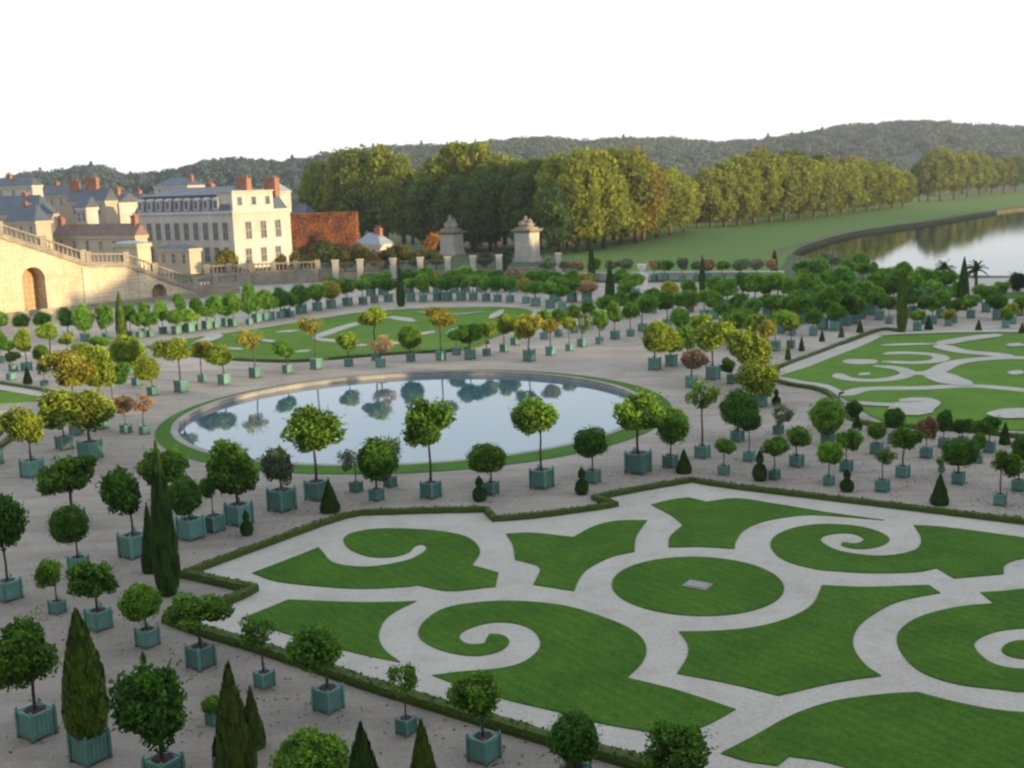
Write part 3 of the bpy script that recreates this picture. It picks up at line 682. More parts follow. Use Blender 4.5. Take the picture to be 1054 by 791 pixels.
for a in [(187,405,348,372,35,'L','y',-6,17),(208,394,350,371,24,'L','o',4,10),(231,397,356,380,29,'B','y',-3,15),(263,390,337,361,25,'S','o',-4,15),(296,385,351,370,25,'B','g',-4,12),(326,381,324,346,25,'S','o',-4,15),(359,378,343,363,20,'L','y',0,11),
          (392,379,345,366,24,'S','k',2,12),(387,372,317,338,28,'L','y',0,11),(423,373,336,359,21,'B','g',0,11),(454,372,317,338,30,'B','o',0,13),(484,371,332,354,25,'B','g',0,14),(501,367,331,348,18,'L','y',2,10),(519,363,325,347,23,'L','y',2,11),
          (545,373,324,352,28,'L','o',-1,16),(567,367,328,346,19,'B','o',0,13),(586,362,326,343,18,'L','y',0,10),(599,358,322,345,15,'L','w',3,12),(617,355,318,341,20,'B','g',1,10),(633,350,311,335,16,'L','g',0,12),(649,347,310,332,17,'L','g',0,10),(661,342,303,327,24,'L','g',4,11),
          (575,347,317,335,18,'L','g',0,10),(591,343,313,331,16,'B','y',0,10),(606,339,309,328,17,'L','g',0,10),(622,333,304,322,17,'L','g',0,10),(638,329,301,318,17,'B','g',0,10),(655,326,299,316,18,'L','d',0,10),(672,323,297,313,18,'L','g',0,10),(560,350,319,337,16,'L','g',0,10),(530,356,326,344,18,'L','g',0,11),(470,366,338,354,18,'L','g',0,11),
          (687,338,301,322,20,'L','d',-2,12),(698,335,300,320,18,'L','g',2,11),(709,334,298,318,18,'L','g',2,10)]:
    potted(*a, place=P5, near=False)
P6 = 'in cluster past the pond'
for a in [(674,382,333,362,32,'B','y',4,17),(691,378,344,364,24,'L','y',4,16),(712,400,360,384,27,'L','k',2,16),(708,376,334,362,24,'L','g',0,14),(734,392,329,362,40,'L','y',1,19),(753,396,369,386,16,'B','d',-4,13),(775,404,340,384,48,'L','y',0,18),
          (783,420,372,410,42,'L','y',-2,17),(721,355,323,340,21,'B','y',0,12),(753,360,321,343,27,'L','g',2,13),(777,361,324,345,21,'L','y',0,12),(790,364,331,347,16,'B','o',0,11),(798,362,320,337,20,'L','g',4,14),(814,359,322,342,18,'L','y',0,11),(764,352,316,334,22,'L','g',0,12)]:
    potted(*a, place=P6, near=False)
P7 = 'in grove toward lake'
for a in [(837,346,318,336,18,'L','g'),(846,340,304,324,26,'L','d'),(859,341,312,331,20,'B','g'),(861,339,290,312,24,'L','g'),(871,336,302,320,22,'L','d'),(880,334,306,324,20,'B','g'),(885,329,290,312,24,'B','g'),(897,325,295,316,25,'B','b'),(905,316,280,299,22,'L','g'),
          (920,319,285,305,24,'L','d'),(873,318,281,299,18,'L','d'),(865,314,275,293,22,'L','g'),(833,316,282,302,24,'L','g'),(815,318,287,305,20,'L','b'),(851,311,279,294,16,'L','g'),(888,302,270,285,18,'L','g'),(899,301,271,285,12,'L','d'),(856,294,259,275,20,'L','w'),
          (885,294,261,275,17,'B','g'),(830,303,268,286,24,'L','d'),(928,310,271,289,22,'L','g'),(940,312,281,300,22,'L','g'),(949,306,275,293,22,'L','g'),(952,334,304,321,18,'L','d'),(944,341,319,333,18,'L','b'),(968,328,299,315,20,'B','g'),(981,333,308,323,17,'L','d'),
          (999,328,304,319,18,'L','b'),(1027,330,303,319,24,'L','d'),(1035,338,317,330,14,'B','g'),(1042,334,312,326,13,'B','o'),(976,336,320,332,14,'L','o'),(1050,326,306,322,16,'L','g'),(801,330,305,325,22,'L','g'),(824,334,305,325,25,'L','g'),(804,344,318,337,18,'L','o'),
          (815,346,322,341,17,'L','g'),(829,320,278,302,22,'L','b'),(812,318,286,306,18,'L','g'),(801,315,281,302,24,'L','b'),(792,316,281,303,26,'L','g'),(777,318,282,304,28,'L','g'),(765,316,280,300,22,'L','d'),(748,320,287,308,25,'L','g'),(738,312,284,304,22,'L','g'),(725,328,298,314,18,'L','b'),
          (689,318,291,305,17,'B','o'),(710,322,302,317,16,'B','o'),(709,313,287,306,19,'L','g'),(915,334,306,318,14,'L','d'),(1008,312,292,306,14,'L','b'),(960,306,278,294,22,'L','g'),(975,305,280,295,22,'L','d'),(1062,330,306,322,18,'L','g'),(844,301,266,284,20,'L','g'),
          (940,325,298,314,20,'L','g'),(960,318,288,305,20,'L','b'),(872,300,268,284,18,'L','g'),(856,330,306,322,22,'L','d'),(869,327,296,314,20,'L','g'),(700,345,318,336,18,'B','g'),(735,329,302,319,20,'L','g'),(745,338,312,329,20,'L','g'),(760,330,303,321,22,'L','d'),(775,336,309,326,20,'L','g'),(790,329,302,320,22,'L','g'),(812,332,305,322,22,'L','g'),(845,323,293,312,22,'L','g'),(905,330,300,318,20,'L','g'),(933,327,297,316,20,'L','d'),(1015,322,294,311,20,'L','g'),(985,319,291,308,18,'L','g'),(1030,316,290,306,18,'L','g'),(820,326,298,316,22,'L','g'),(880,322,290,309,22,'L','g'),(858,318,286,305,22,'L','d'),(912,308,276,295,22,'L','g'),(960,334,306,322,18,'L','g')]:
    potted(*a, place='in grove before the meadow' if a[0] < 806 else P7 if a[0] < 915 else 'near the lakeside palms', near=False)
# the double row along the stone wall and on along the far side of the lawn
P8, P9, P10 = 'in row under stone wall', 'in second row past wall', 'in far row by white pedestal'
for a in [(24,348,323,338,16,'B','d'),(45,347,322,336,16,'B','d'),(3,356,319,340,16,'L','g'),(71,351,317,338,18,'B','d'),(88,352,315,341,18,'B','g'),(110,351,311,341,16,'L','g'),(135,348,314,330,13,'B','d'),(150,345,309,330,14,'B','d'),(168,344,309,331,15,'L','g'),(187,342,303,323,13,'B','d'),
          (204,341,305,327,14,'B','d'),(222,339,303,325,16,'L','g'),(241,337,301,325,18,'L','g'),(257,335,293,324,13,'B','d'),(273,331,296,320,18,'L','g'),(289,328,297,316,15,'B','d'),(299,327,302,317,14,'L','g'),(309,324,294,313,17,'B','d'),(326,320,291,312,16,'L','g'),(341,317,285,307,16,'L','d'),(356,314,286,304,14,'L','g')]:
    potted(*a, place=P8, near=False)
x = 176
i = 0
for x, b in [(145,349),(156,348),(181,345),(197,343),(214,340),(233,337),(263,333),(277,330),(294,327),(312,323.5),(328,320.5),(343,318),(358,315.5),(373,314),(386,312.5),(400,311.5),(425,311),(437,311),(449,310.5),(462,310.5),(474,310),(487,310),(500,310.5),(513,311),(527,312),(540,313),(553,316),(566,318),(580,320)]:
    c = 'gdglgdgbgdgogg'[i % 14].replace('l', 'b'); i += 1
    potted(x + R.uniform(-2, 2), b, b - 27 + R.uniform(-3, 3), b - 12 + R.uniform(-1, 2), R.uniform(15, 21), 'BL'[i % 2], c, place=P9, near=False)
for x, b in [(382,303),(396,302),(420,301),(436,300),(450,300),(466,299.5),(480,299),(494,299),(508,298.5),(530,299),(546,299),(560,299.5),(575,300),(590,300.5),(604,301),(640,303),(655,305),(570,309),(588,310),(606,310),(645,313)]:
    c = 'gdgogbgdkg'[i % 10]; i += 1
    potted(x + R.uniform(-2, 2), b + 2, b - 22 + R.uniform(-3, 3), b - 8 + R.uniform(-1, 2), R.uniform(16, 23), 'LB'[i % 2], c, place='in third row past wall', near=False)
for x in range(566, 800, 15):
    if abs(x - 661) < 9: continue
    i += 1
    potted(x + R.uniform(-3, 3), 289.5, 267 + R.uniform(-2, 2), 279, R.uniform(12, 17), 'L', 'wkgw'[i % 4], place=P10, near=False)
# ------------------------------------------------------------------ cypresses and clipped yews
T1, T2, T3 = 'beside scroll lawn hedge', 'on gravel nearest the terrace', 'among the far tub trees'
for a in [(174,617,455,26,'column','d',False,'standing beside the scroll lawn corner'),(157,592,520,20,'cone','d',False,'behind the tall cypress'),
          (95,793,626,44,'column','g',.84,T2),(246,835,684,44,'cone','o',.8,T2),(262,775,707,24,'cone','o',False,T2),(379,885,746,44,'cone','d',1.0,T2),(440,880,744,38,'cone','g',.9,T2),
          (150,706,670,11,'tier','g',False,T2),(102,700,668,12,'tier','g',False,T2),
          (340,530,495,20,'cone','d',False,T1),(254.5,553,525,13,'tier','d',False,T1),(494,518,490,15,'tier','d',False,T1),(599,511,481,14,'tier','d',False,T1),(704,489,463,16,'cone','d',False,T1),
          (782,497,464,15,'tier','d',False,T1),(871.5,508,483,14,'tier','d',False,T1),(967,522,488,18,'cone','d',False,T1),(799,418,400,9,'tier','d',False,T1),(882,444,427,10,'tier','d',False,T1),(1034,459,435,11,'cone','d',False,T1)]:
    topiary(*a)
for a in [(126,350,300,11,'column','g'),(29,396,377,9,'cone','d'),(413,316,274,9,'column','d'),(521,300,262,7,'column','d'),(609,290,245,7,'column','d'),(628,312,270,10,'column','d'),(723,301,263,7,'column','d'),(797,285,257,8,'column','d'),(928,343,281,10,'pillar','g'),(991,320,265,12,'column','d'),
          (825,362,346,6,'cone','d'),(846,352,340,6,'cone','d'),(866,348,334,6,'cone','g'),(885,343,329,7,'cone','d'),(956,340,325,8,'cone','d'),(1007,342,329,7,'cone','d'),(811,371,352,6,'cone','o'),(1052,344,332,7,'cone','d')]:
    topiary(*a, False, T3, False)
# labels: each says colour, shape, place and, among its like, which one counted from the stone wall's side
groups = {}
for t in todo: groups.setdefault((t[2], t[3], t[4]), []).append(t)
for (adj, what, place), v in groups.items():
    v.sort(key=lambda t: t[1])
    for k, t in enumerate(v):
        if len(v) == 1: t[0]['label'] = f'{adj} {what} {place}'
        else: t[0]['label'] = f'{ORD[k]} {adj} {what} from the wall side {place}'

# palms and big bushes by the lake road
def palm(x, base, top, w, label):
    P = G(x, base); m = mpp(P); h = zat(x, top, P); o = empty('palm_tree', (P.x, P.y, 0)); rnd = random.Random(x)
    tk = MB(); tk.tube([(0, 0, 0), (.05, 0, h * .3), (0, .04, h * .62)], [.26, .2, .18], 9); tk.obj('trunk', M['bark'], o)
    cr = MB(); r = w * m / 2; zc = h * .62
    for i in range(26):
        t = rnd.uniform(0, 6.283); el = rnd.uniform(-.3, 1.3); d = Vector((math.cos(t), math.sin(t), 0)); prev = Vector((0, 0, zc)); side = Vector((-d.y, d.x, 0))
        for k in range(1, 7):
            u = k / 6; p = Vector((0, 0, zc)) + d * (r * u * math.cos(el) * 1.1) + Vector((0, 0, (h - zc) * (u * math.sin(el) * 1.3 - u * u * .55)))
            for s in (-1, 1): cr.add([prev, p, p + side * s * r * .22 * (1.1 - u) - Vector((0, 0, .12)), prev + side * s * r * .25 * (1.1 - u) - Vector((0, 0, .12))], [(0, 1, 2, 3)], rnd.uniform(.2, .9))
            prev = p
    cr.obj('crown', M['leaf'], o, col=(.045, .085, .03))
    return tag(o, label, 'palm tree', 'palms by the lake road')
palm(1004, 303, 262, 26, 'palm tree with dark trunk standing before the bright lake water')
palm(972, 297, 261, 22, 'squat palm beside the cypress, before the lake')
def shrub(x, base, top, w, label, col, name='shrub', rough='L', group=None):
    P = G(x, base); m = mpp(P); h = zat(x, top, P); o = empty(name, (P.x, P.y, 0))
    tk = MB(); tk.tube([(0, 0, 0), (.03, 0, h * .5)], [.1, .05], 6); tk.obj('trunk', M['bark'], o)
    put('crown', R.choice(CROWN[rough]), o, loc=(0, 0, h * .5), scale=(w * m / 2, w * m / 2, h * .54), rz=R.uniform(0, 6), col=col)
    tag(o, label, 'shrub', group); return o
shrub(1047, 300, 279, 20, 'dark clipped shrub beside the pale lake road', (.03, .06, .035))

# ================================================================== STONE STAIR WALL (receding to the far side)
WP = Vector((-69.2, 167.0, 0))
if True:
    a0 = G(20, 327); a1 = G(238, 303); WD = (a1 - a0).normalized(); WP = a0
    WN = Vector((WD.y, -WD.x, 0))                                   # faces the garden
    root = empty('stone_stair_wall', (WP.x, WP.y, 0), math.atan2(WD.y, WD.x))
    vp = lambda px, py: vplane(WP, WD, px, py)
    prof = [vp(-120, 205), vp(0, 242), vp(45, 256.4), vp(86, 270.3), vp(91, 272), vp(130, 271.8), vp(160, 283), (vp(201, 297)[0], vp(201, 297)[1]), vp(222, 293.5), vp(246, 291.5)]
    z_in = 0
    outer = [Vector((prof[0][0], 0, -.3))] + [Vector((prof[-1][0], 0, -.3))] + [Vector((t, 0, z)) for t, z in reversed(prof)]
    arches = []
    for (xl, xr, yt) in ((26.5, 50, 274.5), (158.3, 173.5, 292)):
        tl = vp(xl, 325)[0]; tr = vp(xr, 322)[0]; zt = vp((xl + xr) / 2, yt)[1]; r = (tr - tl) / 2
        pts = [Vector((tl, 0, 0)), Vector((tl, 0, zt - r))] + [Vector((tl + r - r * math.cos(math.pi * k / 14), 0, zt - r + r * math.sin(math.pi * k / 14))) for k in range(1, 14)] + [Vector((tr, 0, zt - r)), Vector((tr, 0, 0))]
        arches.append(pts)
    # front face with the two arched openings
    mb = MB(); to2 = lambda l: [Vector((p.x, p.z, 0)) for p in l]
    allp = outer + [p for a in arches for p in a]
    tris = tessellate_polygon([to2(outer)] + [to2(a) for a in arches])
    fs = []
    for t in tris:
        a, b, c = (Vector((allp[i].x, allp[i].z, 0)) for i in t)
        fs.append(tuple(t) if (b - a).cross(c - a).z > 0 else (t[0], t[2], t[1]))
    mb.add(allp, fs)
    TH = 9.0
    no = len(outer)
    back = [p + Vector((0, TH, 0)) for p in outer]
    mb.add(outer + back, [(i, (i + 1) % no, no + (i + 1) % no, no + i)[::-1] for i in range(no)])
    mb.obj('wall', M['stone'], root)
    dps = (2.6, 1.6)
    for a, dp in zip(arches, dps):
        rv = MB(); k = len(a); rv.add(a + [p + Vector((0, dp, 0)) for p in a], [(i, i + 1, k + i + 1, k + i) for i in range(k - 1)])
        ar = rv.obj('arch', M['stone'], root)
        pn = MB(); pn.add([p + Vector((0, dp - .02, 0)) for p in a], [tuple(range(k))[::-1]]); win = pn.obj('glazed_door', M['timber'], ar)
        mu = MB(); x0, x1, zt = a[0].x, a[-1].x, max(p.z for p in a)
        for j in range(1, 4): mu.box(x0 + (x1 - x0) * j / 4 - .05, x0 + (x1 - x0) * j / 4 + .05, dp - .12, dp - .03, 0, zt * .86)
        for j in range(1, 7): mu.box(x0 + .02, x1 - .02, dp - .11, dp - .035, zt * j / 8 - .04, zt * j / 8 + .04)
        mu.obj('glazing_bar', M['shutter'], ar)
        dm = MB(); dm.box(x0 + .06, x0 + (x1 - x0) * .3, dp - .16, dp - .125, 0, zt * .34); dm.obj('door_leaf', M['darkdoor'], ar)
    # string course and pilaster
    sc_ = MB()
    def slab(p, q, z_lo, z_hi, y0, y1, m):
        m.add([(p[0], y0, p[1] + z_lo), (q[0], y0, q[1] + z_lo), (q[0], y1, q[1] + z_lo), (p[0], y1, p[1] + z_lo), (p[0], y0, p[1] + z_hi), (q[0], y0, q[1] + z_hi), (q[0], y1, q[1] + z_hi), (p[0], y1, p[1] + z_hi)],
              [(0, 3, 2, 1), (4, 5, 6, 7), (0, 1, 5, 4), (1, 2, 6, 5), (2, 3, 7, 6), (3, 0, 4, 7)])
    for p, q in zip(prof, prof[1:]): slab(p, q, -.45, .12, -.28, 1.2, sc_)
    sc_.obj('cornice', M['stonedk'], root)
    ba = MB()
    for p, q in zip(prof[:-1], prof[1:]):
        slab(p, q, 1.38, 1.62, -.12, .42, ba); slab(p, q, .12, .34, -.1, .4, ba)
        L = q[0] - p[0]; k = max(1, int(L / .62))
        for j in range(k):
            u = (j + .5) / k; t = p[0] + L * u; z = p[1] + (q[1] - p[1]) * u
            ba.lathe([(.10, .3), (.17, .55), (.15, .75), (.07, 1.05), (.10, 1.2), (.12, 1.42)], 6, (t, .15, z))
    for p in prof[1:]:
        ba.box(p[0] - .5, p[0] + .5, -.18, .5, p[1] + .1, p[1] + 1.85)
    ba.obj('balustrade', M['stonedk'], root)
    pi = MB()
    for px in (90, 147):
        t, z = vp(px, 290); zz = [z0 + (z1 - z0) * (t - t0) / (t1 - t0) for (t0, z0), (t1, z1) in zip(prof, prof[1:]) if t0 <= t <= t1][0]
        pi.box(t - .7, t + .7, -.16, -.003, 0, zz - .46)
    pi.obj('pilaster', M['stone'], root)
    bt = MB(); bt.box(prof[0][0], prof[-1][0], -.22, -.002, 0, .9); bt.obj('plinth', M['stonedk'], root)
    tag(root, 'tall sunlit stone stair wall with sloping balustrade and two arches', 'stone wall')

# ================================================================== TOWN
def house(name, label, px, py, L, D, h, roof, rise, wallm, roofm, zg=0.0, wins=None, endwins=None, chim=(), Y=None, rot=ANG, inset=1.6, roofcut=None):
    """local x runs along the shaded front to the near corner at x = 0, local y runs back along the sunlit end"""
    P = PT(px, py, Y) if Y else G(px, py, zg)
    o = empty(name, (P.x, P.y, 0), rot)
    w = MB(); w.box(-L, 0, 0, D, 0, h); w.box(-L - .25, .25, -.25, D + .25, h - .5, h + .12)
    w.obj('wall', wallm, o)
    r = MB(); e = .35
    if roof == 'hip':
        k = min(D, L) / 2
        r.frustum((-L - e, e, -e, D + e), h + .12, (-L + k, -k, D / 2 - .05, D / 2 + .05), h + rise) if L > D else r.frustum((-L - e, e, -e, D + e), h + .12, (-L / 2 - .05, -L / 2 + .05, k, D - k), h + rise)
    elif roof == 'gable':       # ridge along x, gable at the end
        r.add([(-L - e, -e, h + .12), (e, -e, h + .12), (e, D + e, h + .12), (-L - e, D + e, h + .12), (-L - e, D / 2, h + rise), (e, D / 2, h + rise)],
              [(0, 1, 5, 4), (2, 3, 4, 5), (0, 3, 2, 1), (0, 4, 3), (1, 2, 5)])
    elif roof == 'mansard':
        r.frustum((-L, -.6, .1, D), h + .12, (-L + inset, -inset - .6, inset, D - inset), h + rise)
        r.frustum((-L + inset, -inset - .6, inset, D - inset), h + rise, (-L + D * .4, -D * .4, D * .45, D * .55), h + rise + 1.6)
    rf = r.obj('roof', roofm, o)
    for (cx, cy, wd, dp, z0, z1) in chim:
        c = MB(); c.box(cx - wd / 2, cx + wd / 2, cy - dp / 2, cy + dp / 2, z0, z1); c.box(cx - wd / 2 - .12, cx + wd / 2 + .12, cy - dp / 2 - .12, cy + dp / 2 + .12, z1, z1 + .25)
        for k in range(max(1, int(wd / .8))):
            c.lathe([(.2, 0), (.16, .55)], 7, (cx - wd / 2 + (k + .5) * wd / max(1, int(wd / .8)), cy, z1 + .25))
        c.obj('chimney', M['brick'], rf)
    def window(axis, s, z0, z1, wd):
        fr = MB(); pn = MB(); g = .12
        def bx(m, a, b, p0, p1, c, d):
            if axis == 'x': m.box(a, b, p0, p1, c, d)
            else: m.box(-p1, -p0, a, b, c, d)
        for a, b, c, d in ((s - wd / 2 - .18, s - wd / 2, z0, z1), (s + wd / 2, s + wd / 2 + .18, z0, z1), (s - wd / 2 - .18, s + wd / 2 + .18, z1, z1 + .2), (s - wd / 2 - .25, s + wd / 2 + .25, z0 - .18, z0)):
            bx(fr, a, b, -.1, -.004, c, d)
        for a, b, c, d in ((s - .05, s + .05, z0, z1), (s - wd / 2, s + wd / 2, (z0 + z1) / 2 - .05, (z0 + z1) / 2 + .05)): bx(fr, a, b, -.05, -.012, c, d)
        bx(pn, s - wd / 2, s + wd / 2, -.011, -.003, z0, z1)
        f_ = fr.obj('window', M['shutter'], o); pn.obj('pane', M['glass'], f_)
    for s, z0, z1, wd in (wins or ()): window('x', s, z0, z1, wd)
    for s, z0, z1, wd in (endwins or ()): window('y', s, z0, z1, wd)
    tag(o, label, 'building'); return o
# the big barracks-like block
c0 = G(243.5, 278)
vb = lambda px, py: vplane(c0, A, px, py); ve = lambda px, py: vplane(c0, B, px, py)
Lm, Dm, hm = -vb(138, 222)[0], ve(298, 214)[0], vb(243.5, 217.5)[1]
zt = vb(243.5, 199)[1]
wins = [(-Lm + Lm * (k + .6) / 10.4, vb(243, 247)[1], vb(243, 229)[1], 1.5) for k in range(10)] + [(-Lm + Lm * (k + .6) / 10.4, vb(243, 270)[1], vb(243, 255)[1], 1.5) for k in range(10)]
ew = [(ve(px, 240)[0], vb(243, 247)[1], vb(243, 229)[1], 1.6) for px in (256, 271.5, 286.5)] + [(ve(px, 260)[0], vb(243, 274)[1] if False else vb(243, 272)[1], vb(243, 257)[1], 1.6) for px in (256, 271.5, 286.5)]
main = house('mansion', 'large pale block with slate mansard roof and sunlit end wall', 243.5, 278, Lm, Dm, hm, 'mansard', zt - hm, M['render'], M['slate'], 0, wins, ew,
             chim=((-Lm * .16, Dm * .5, 3.6, 1.4, zt, zt + 2.9), (-2.0, Dm * .82, 3.4, 1.4, zt - 1, zt + 2.8), (-Lm * .52, Dm * .55, 2.0, 1.1, zt, zt + 2.0)))
at_ = MB(); at_.box(-5.2, -.5, .7, Dm * .74, hm + .125, zt + .3); at_.box(-5.5, -.3, .5, Dm * .76, zt + .3, zt + .55); at_.obj('attic', M['render'], main)
for s in (Dm * .16, Dm * .4, Dm * .64):
    fr = MB(); fr.box(-.496, -.42, s - .9, s + .9, hm + 1.0, zt - .6); f_ = fr.obj('window', M['shutter'], main); pn = MB(); pn.box(-.418, -.41, s - .62, s + .62, hm + 1.2, zt - .8); pn.obj('pane', M['glass'], f_)
for k in range(9):
    s = -Lm + Lm * (k + .7) / 10.4
    d = MB(); d.box(s - .85, s + .85, .15, 1.9, hm + .4, hm + 2.6); d.frustum((s - 1.05, s + 1.05, .05, 1.9), hm + 2.6, (s - .3, s + .3, .3, 1.9), hm + 3.05); dd = d.obj('dormer', M['render'], main)
    p_ = MB(); p_.box(s - .55, s + .55, .13, .147, hm + .65, hm + 2.35); p_.obj('pane', M['glass'], dd)
bp = MB(); bp.frustum((-Lm + 1.2, -1.4, .9, 1.4), zt - .1, (-Lm + 1.3, -1.5, 1.0, 1.4), zt + .15); bp.obj('gutter', M['zinc'], main)
def px_house(name, label, xl, xr, xe, ytop, ybot, Y, roof, rise, wm, rm, nwin=0, chim=(), endw=0):
    """a house whose near corner is seen at xr, whose front runs left to xl and whose end runs right to xe"""
    P = PT(xr, ybot, Y); P.z = 0
    L = -vplane(P, A, xl, (ytop + ybot) / 2)[0]; D = max(3.0, vplane(P, B, xe, (ytop + ybot) / 2)[0]); h = zat(xr, ytop, P)
    zb = max(.3, zat(xr, ybot, P))
    o = house(name, label, xr, ybot, L, D, h, roof, rise, wm, rm, 0, [(-L + L * (k + .5) / nwin, h - 2.9, h - 1.0, 1.1) for k in range(nwin)], [(D * (k + .5) / endw, h - 2.9, h - 1.0, 1.1) for k in range(endw)],
              [(-L * a, D * b, w, .9, h + z0, h + z1) for a, b, w, z0, z1 in chim], Y=Y)
    return o
px_house('annex', 'small annex with flat slate roof against the big pale block', 163, 196, 203, 256.5, 276, 236, 'hip', .9, M['render2'], M['slate'], 3)
px_house('low_house', 'long low house with brown tiled roof and sunlit eave', 57, 141, 147, 243, 265, 240, 'gable', 2.6, M['render2'], M['tile'], 6, ((.97, .5, 1.6, .4, 3.6), (.06, .5, 1.4, .8, 4.0)))
px_house('stair_pavilion', 'bright sunlit stone block behind the stair landing', 119, 143, 154, 251.5, 275, 215, 'hip', .6, M['stone'], M['zinc'])
px_house('townhouse', 'tan gabled house under two orange chimneys', 72, 112, 122, 207, 250, 285, 'gable', 3.2, M['render2'], M['slate'], 3, ((.93, .5, 3.2, 1.2, 5.0), (.45, .5, 4.4, 1.6, 5.4)))
px_house('townhouse', 'slate roofed house whose small gable catches the sun', 95, 126, 146, 209, 250, 300, 'gable', 2.6, M['render'], M['slate'], 2, ((.3, .4, 1.4, 1.0, 3.8),))
px_house('townhouse', 'wide house with big blue slate roof behind the stair top', -60, 44, 62, 221, 260, 270, 'hip', 4.6, M['render2'], M['slate'], 5, ((.2, .5, 1.5, 1.5, 5.0),))
px_house('townhouse', 'long house with sunlit top wall at the town edge', -40, 38, 46, 191, 240, 330, 'hip', 2.4, M['render'], M['slate'], 6, ((.35, .5, 1.8, 1.0, 3.4),))
px_house('townhouse', 'dark slate house between the chimneys and the big block', 105, 150, 166, 212, 250, 340, 'hip', 3.6, M['render2'], M['slate'], 4, ((.25, .5, 1.5, 2.0, 4.4),))
px_house('townhouse', 'small slate roofed house low behind the stair balustrade', 8, 40, 54, 228, 262, 245, 'hip', 3.6, M['render2'], M['slate'], 3, ((.5, .5, 1.2, 1.2, 3.6),))
px_house('townhouse', 'narrow house with white gable between the orange chimneys', 80, 92, 98, 214, 250, 262, 'gable', 2.6, M['render'], M['slate'], 2)
px_house('townhouse', 'long blue slate roof at the town edge below the wood', 40, 92, 104, 200, 240, 350, 'hip', 3.2, M['render2'], M['slate'], 5, ((.7, .5, 1.3, 1.4, 3.8),))
px_house('townhouse', 'far white house behind the mansard roof', 268, 284, 300, 197, 230, 380, 'hip', 3.4, M['render'], M['zinc'], 2)
px_house('townhouse', 'far house with red chimney behind the big block', 160, 196, 214, 191, 230, 400, 'hip', 3.0, M['render'], M['slate'], 3, ((.2, .5, 3.2, 1.2, 3.4),))
px_house('townhouse', 'grey roofed house beside the russet hedge', 296, 318, 330, 226, 260, 330, 'hip', 4.5, M['render'], M['slate'], 2)
px_house('gatehouse', 'low gatehouse with grey hipped roof and brick chimney', 366, 392, 405, 252, 272, 262, 'hip', 2.6, M['render'], M['zinc'], 2, ((.3, .5, 1.8, 1.4, 3.4),))

# ------------------------------------------------------------------ terrace wall past the stair, pillar fence, gate piers, pedestal, far low wall
def run_wall(name, label, p, q, h, mat, capm, cat='wall'):
    d = (q - p); L = d.length; o = empty(name, (p.x, p.y, 0), math.atan2(d.y, d.x))
    w = MB(); w.box(0, L, 0, .8, 0, h); w.obj('wall', mat, o)
    c = MB(); c.box(-.1, L + .1, -.12, .92, h, h + .25); c.obj('coping', capm, o)
    tag(o, label, cat); return o, L
p, q = G(214, 296), G(328, 291)
o, L = run_wall('terrace_wall', 'grey balustraded terrace wall past the foot of the stair', p, q, 2.2, M['stonedk'], M['stonedk'])
b = MB(); h0 = 2.45
k = int(L / .7)
for j in range(k): b.lathe([(.11, 0), (.19, .3), (.08, .8), (.13, 1.1)], 6, (L * (j + .5) / k, .4, h0))
b.box(0, L, .15, .65, h0 + 1.1, h0 + 1.35)
for j in range(6): b.box(L * j / 5 - .45, L * j / 5 + .45, .0, .8, h0 + .002, h0 + 1.6)
b.obj('balustrade', M['stonedk'], o)
p, q = G(330, 289), G(592, 281)
d = q - p; L = d.length
fence = empty('pillar_fence', (p.x, p.y, 0), math.atan2(d.y, d.x))
w = MB(); w.box(0, L, .2, .7, 0, 1.1); w.box(0, L, .12, .78, 1.1, 1.25); w.obj('wall', M['stonedk'], fence)
ip = MB()
k = int(L / .28)
for j in range(k): ip.box(L * j / k - .025, L * j / k + .025, .42, .47, 1.252, 3.2)
ip.box(0, L, .41, .48, 3.0, 3.06); ip.box(0, L, .41, .48, 1.5, 1.56); ip.obj('railing', M['iron'], fence)
for px in (370.5, 404.5, 432.7, 461, 487, 514, 345, 575):
    t = vplane(p, d.normalized(), px, 280)[0]
    m_ = MB(); m_.box(t - .5, t + .5, 0, 1.0, 0, 3.4); m_.box(t - .62, t + .62, -.12, 1.12, 3.4, 3.65); m_.box(t - .6, t + .6, -.1, 1.1, 0, .5)
    m_.obj('pillar', M['pale'], fence)
tag(fence, 'iron fence with pale square pillars on a low stone wall', 'fence')
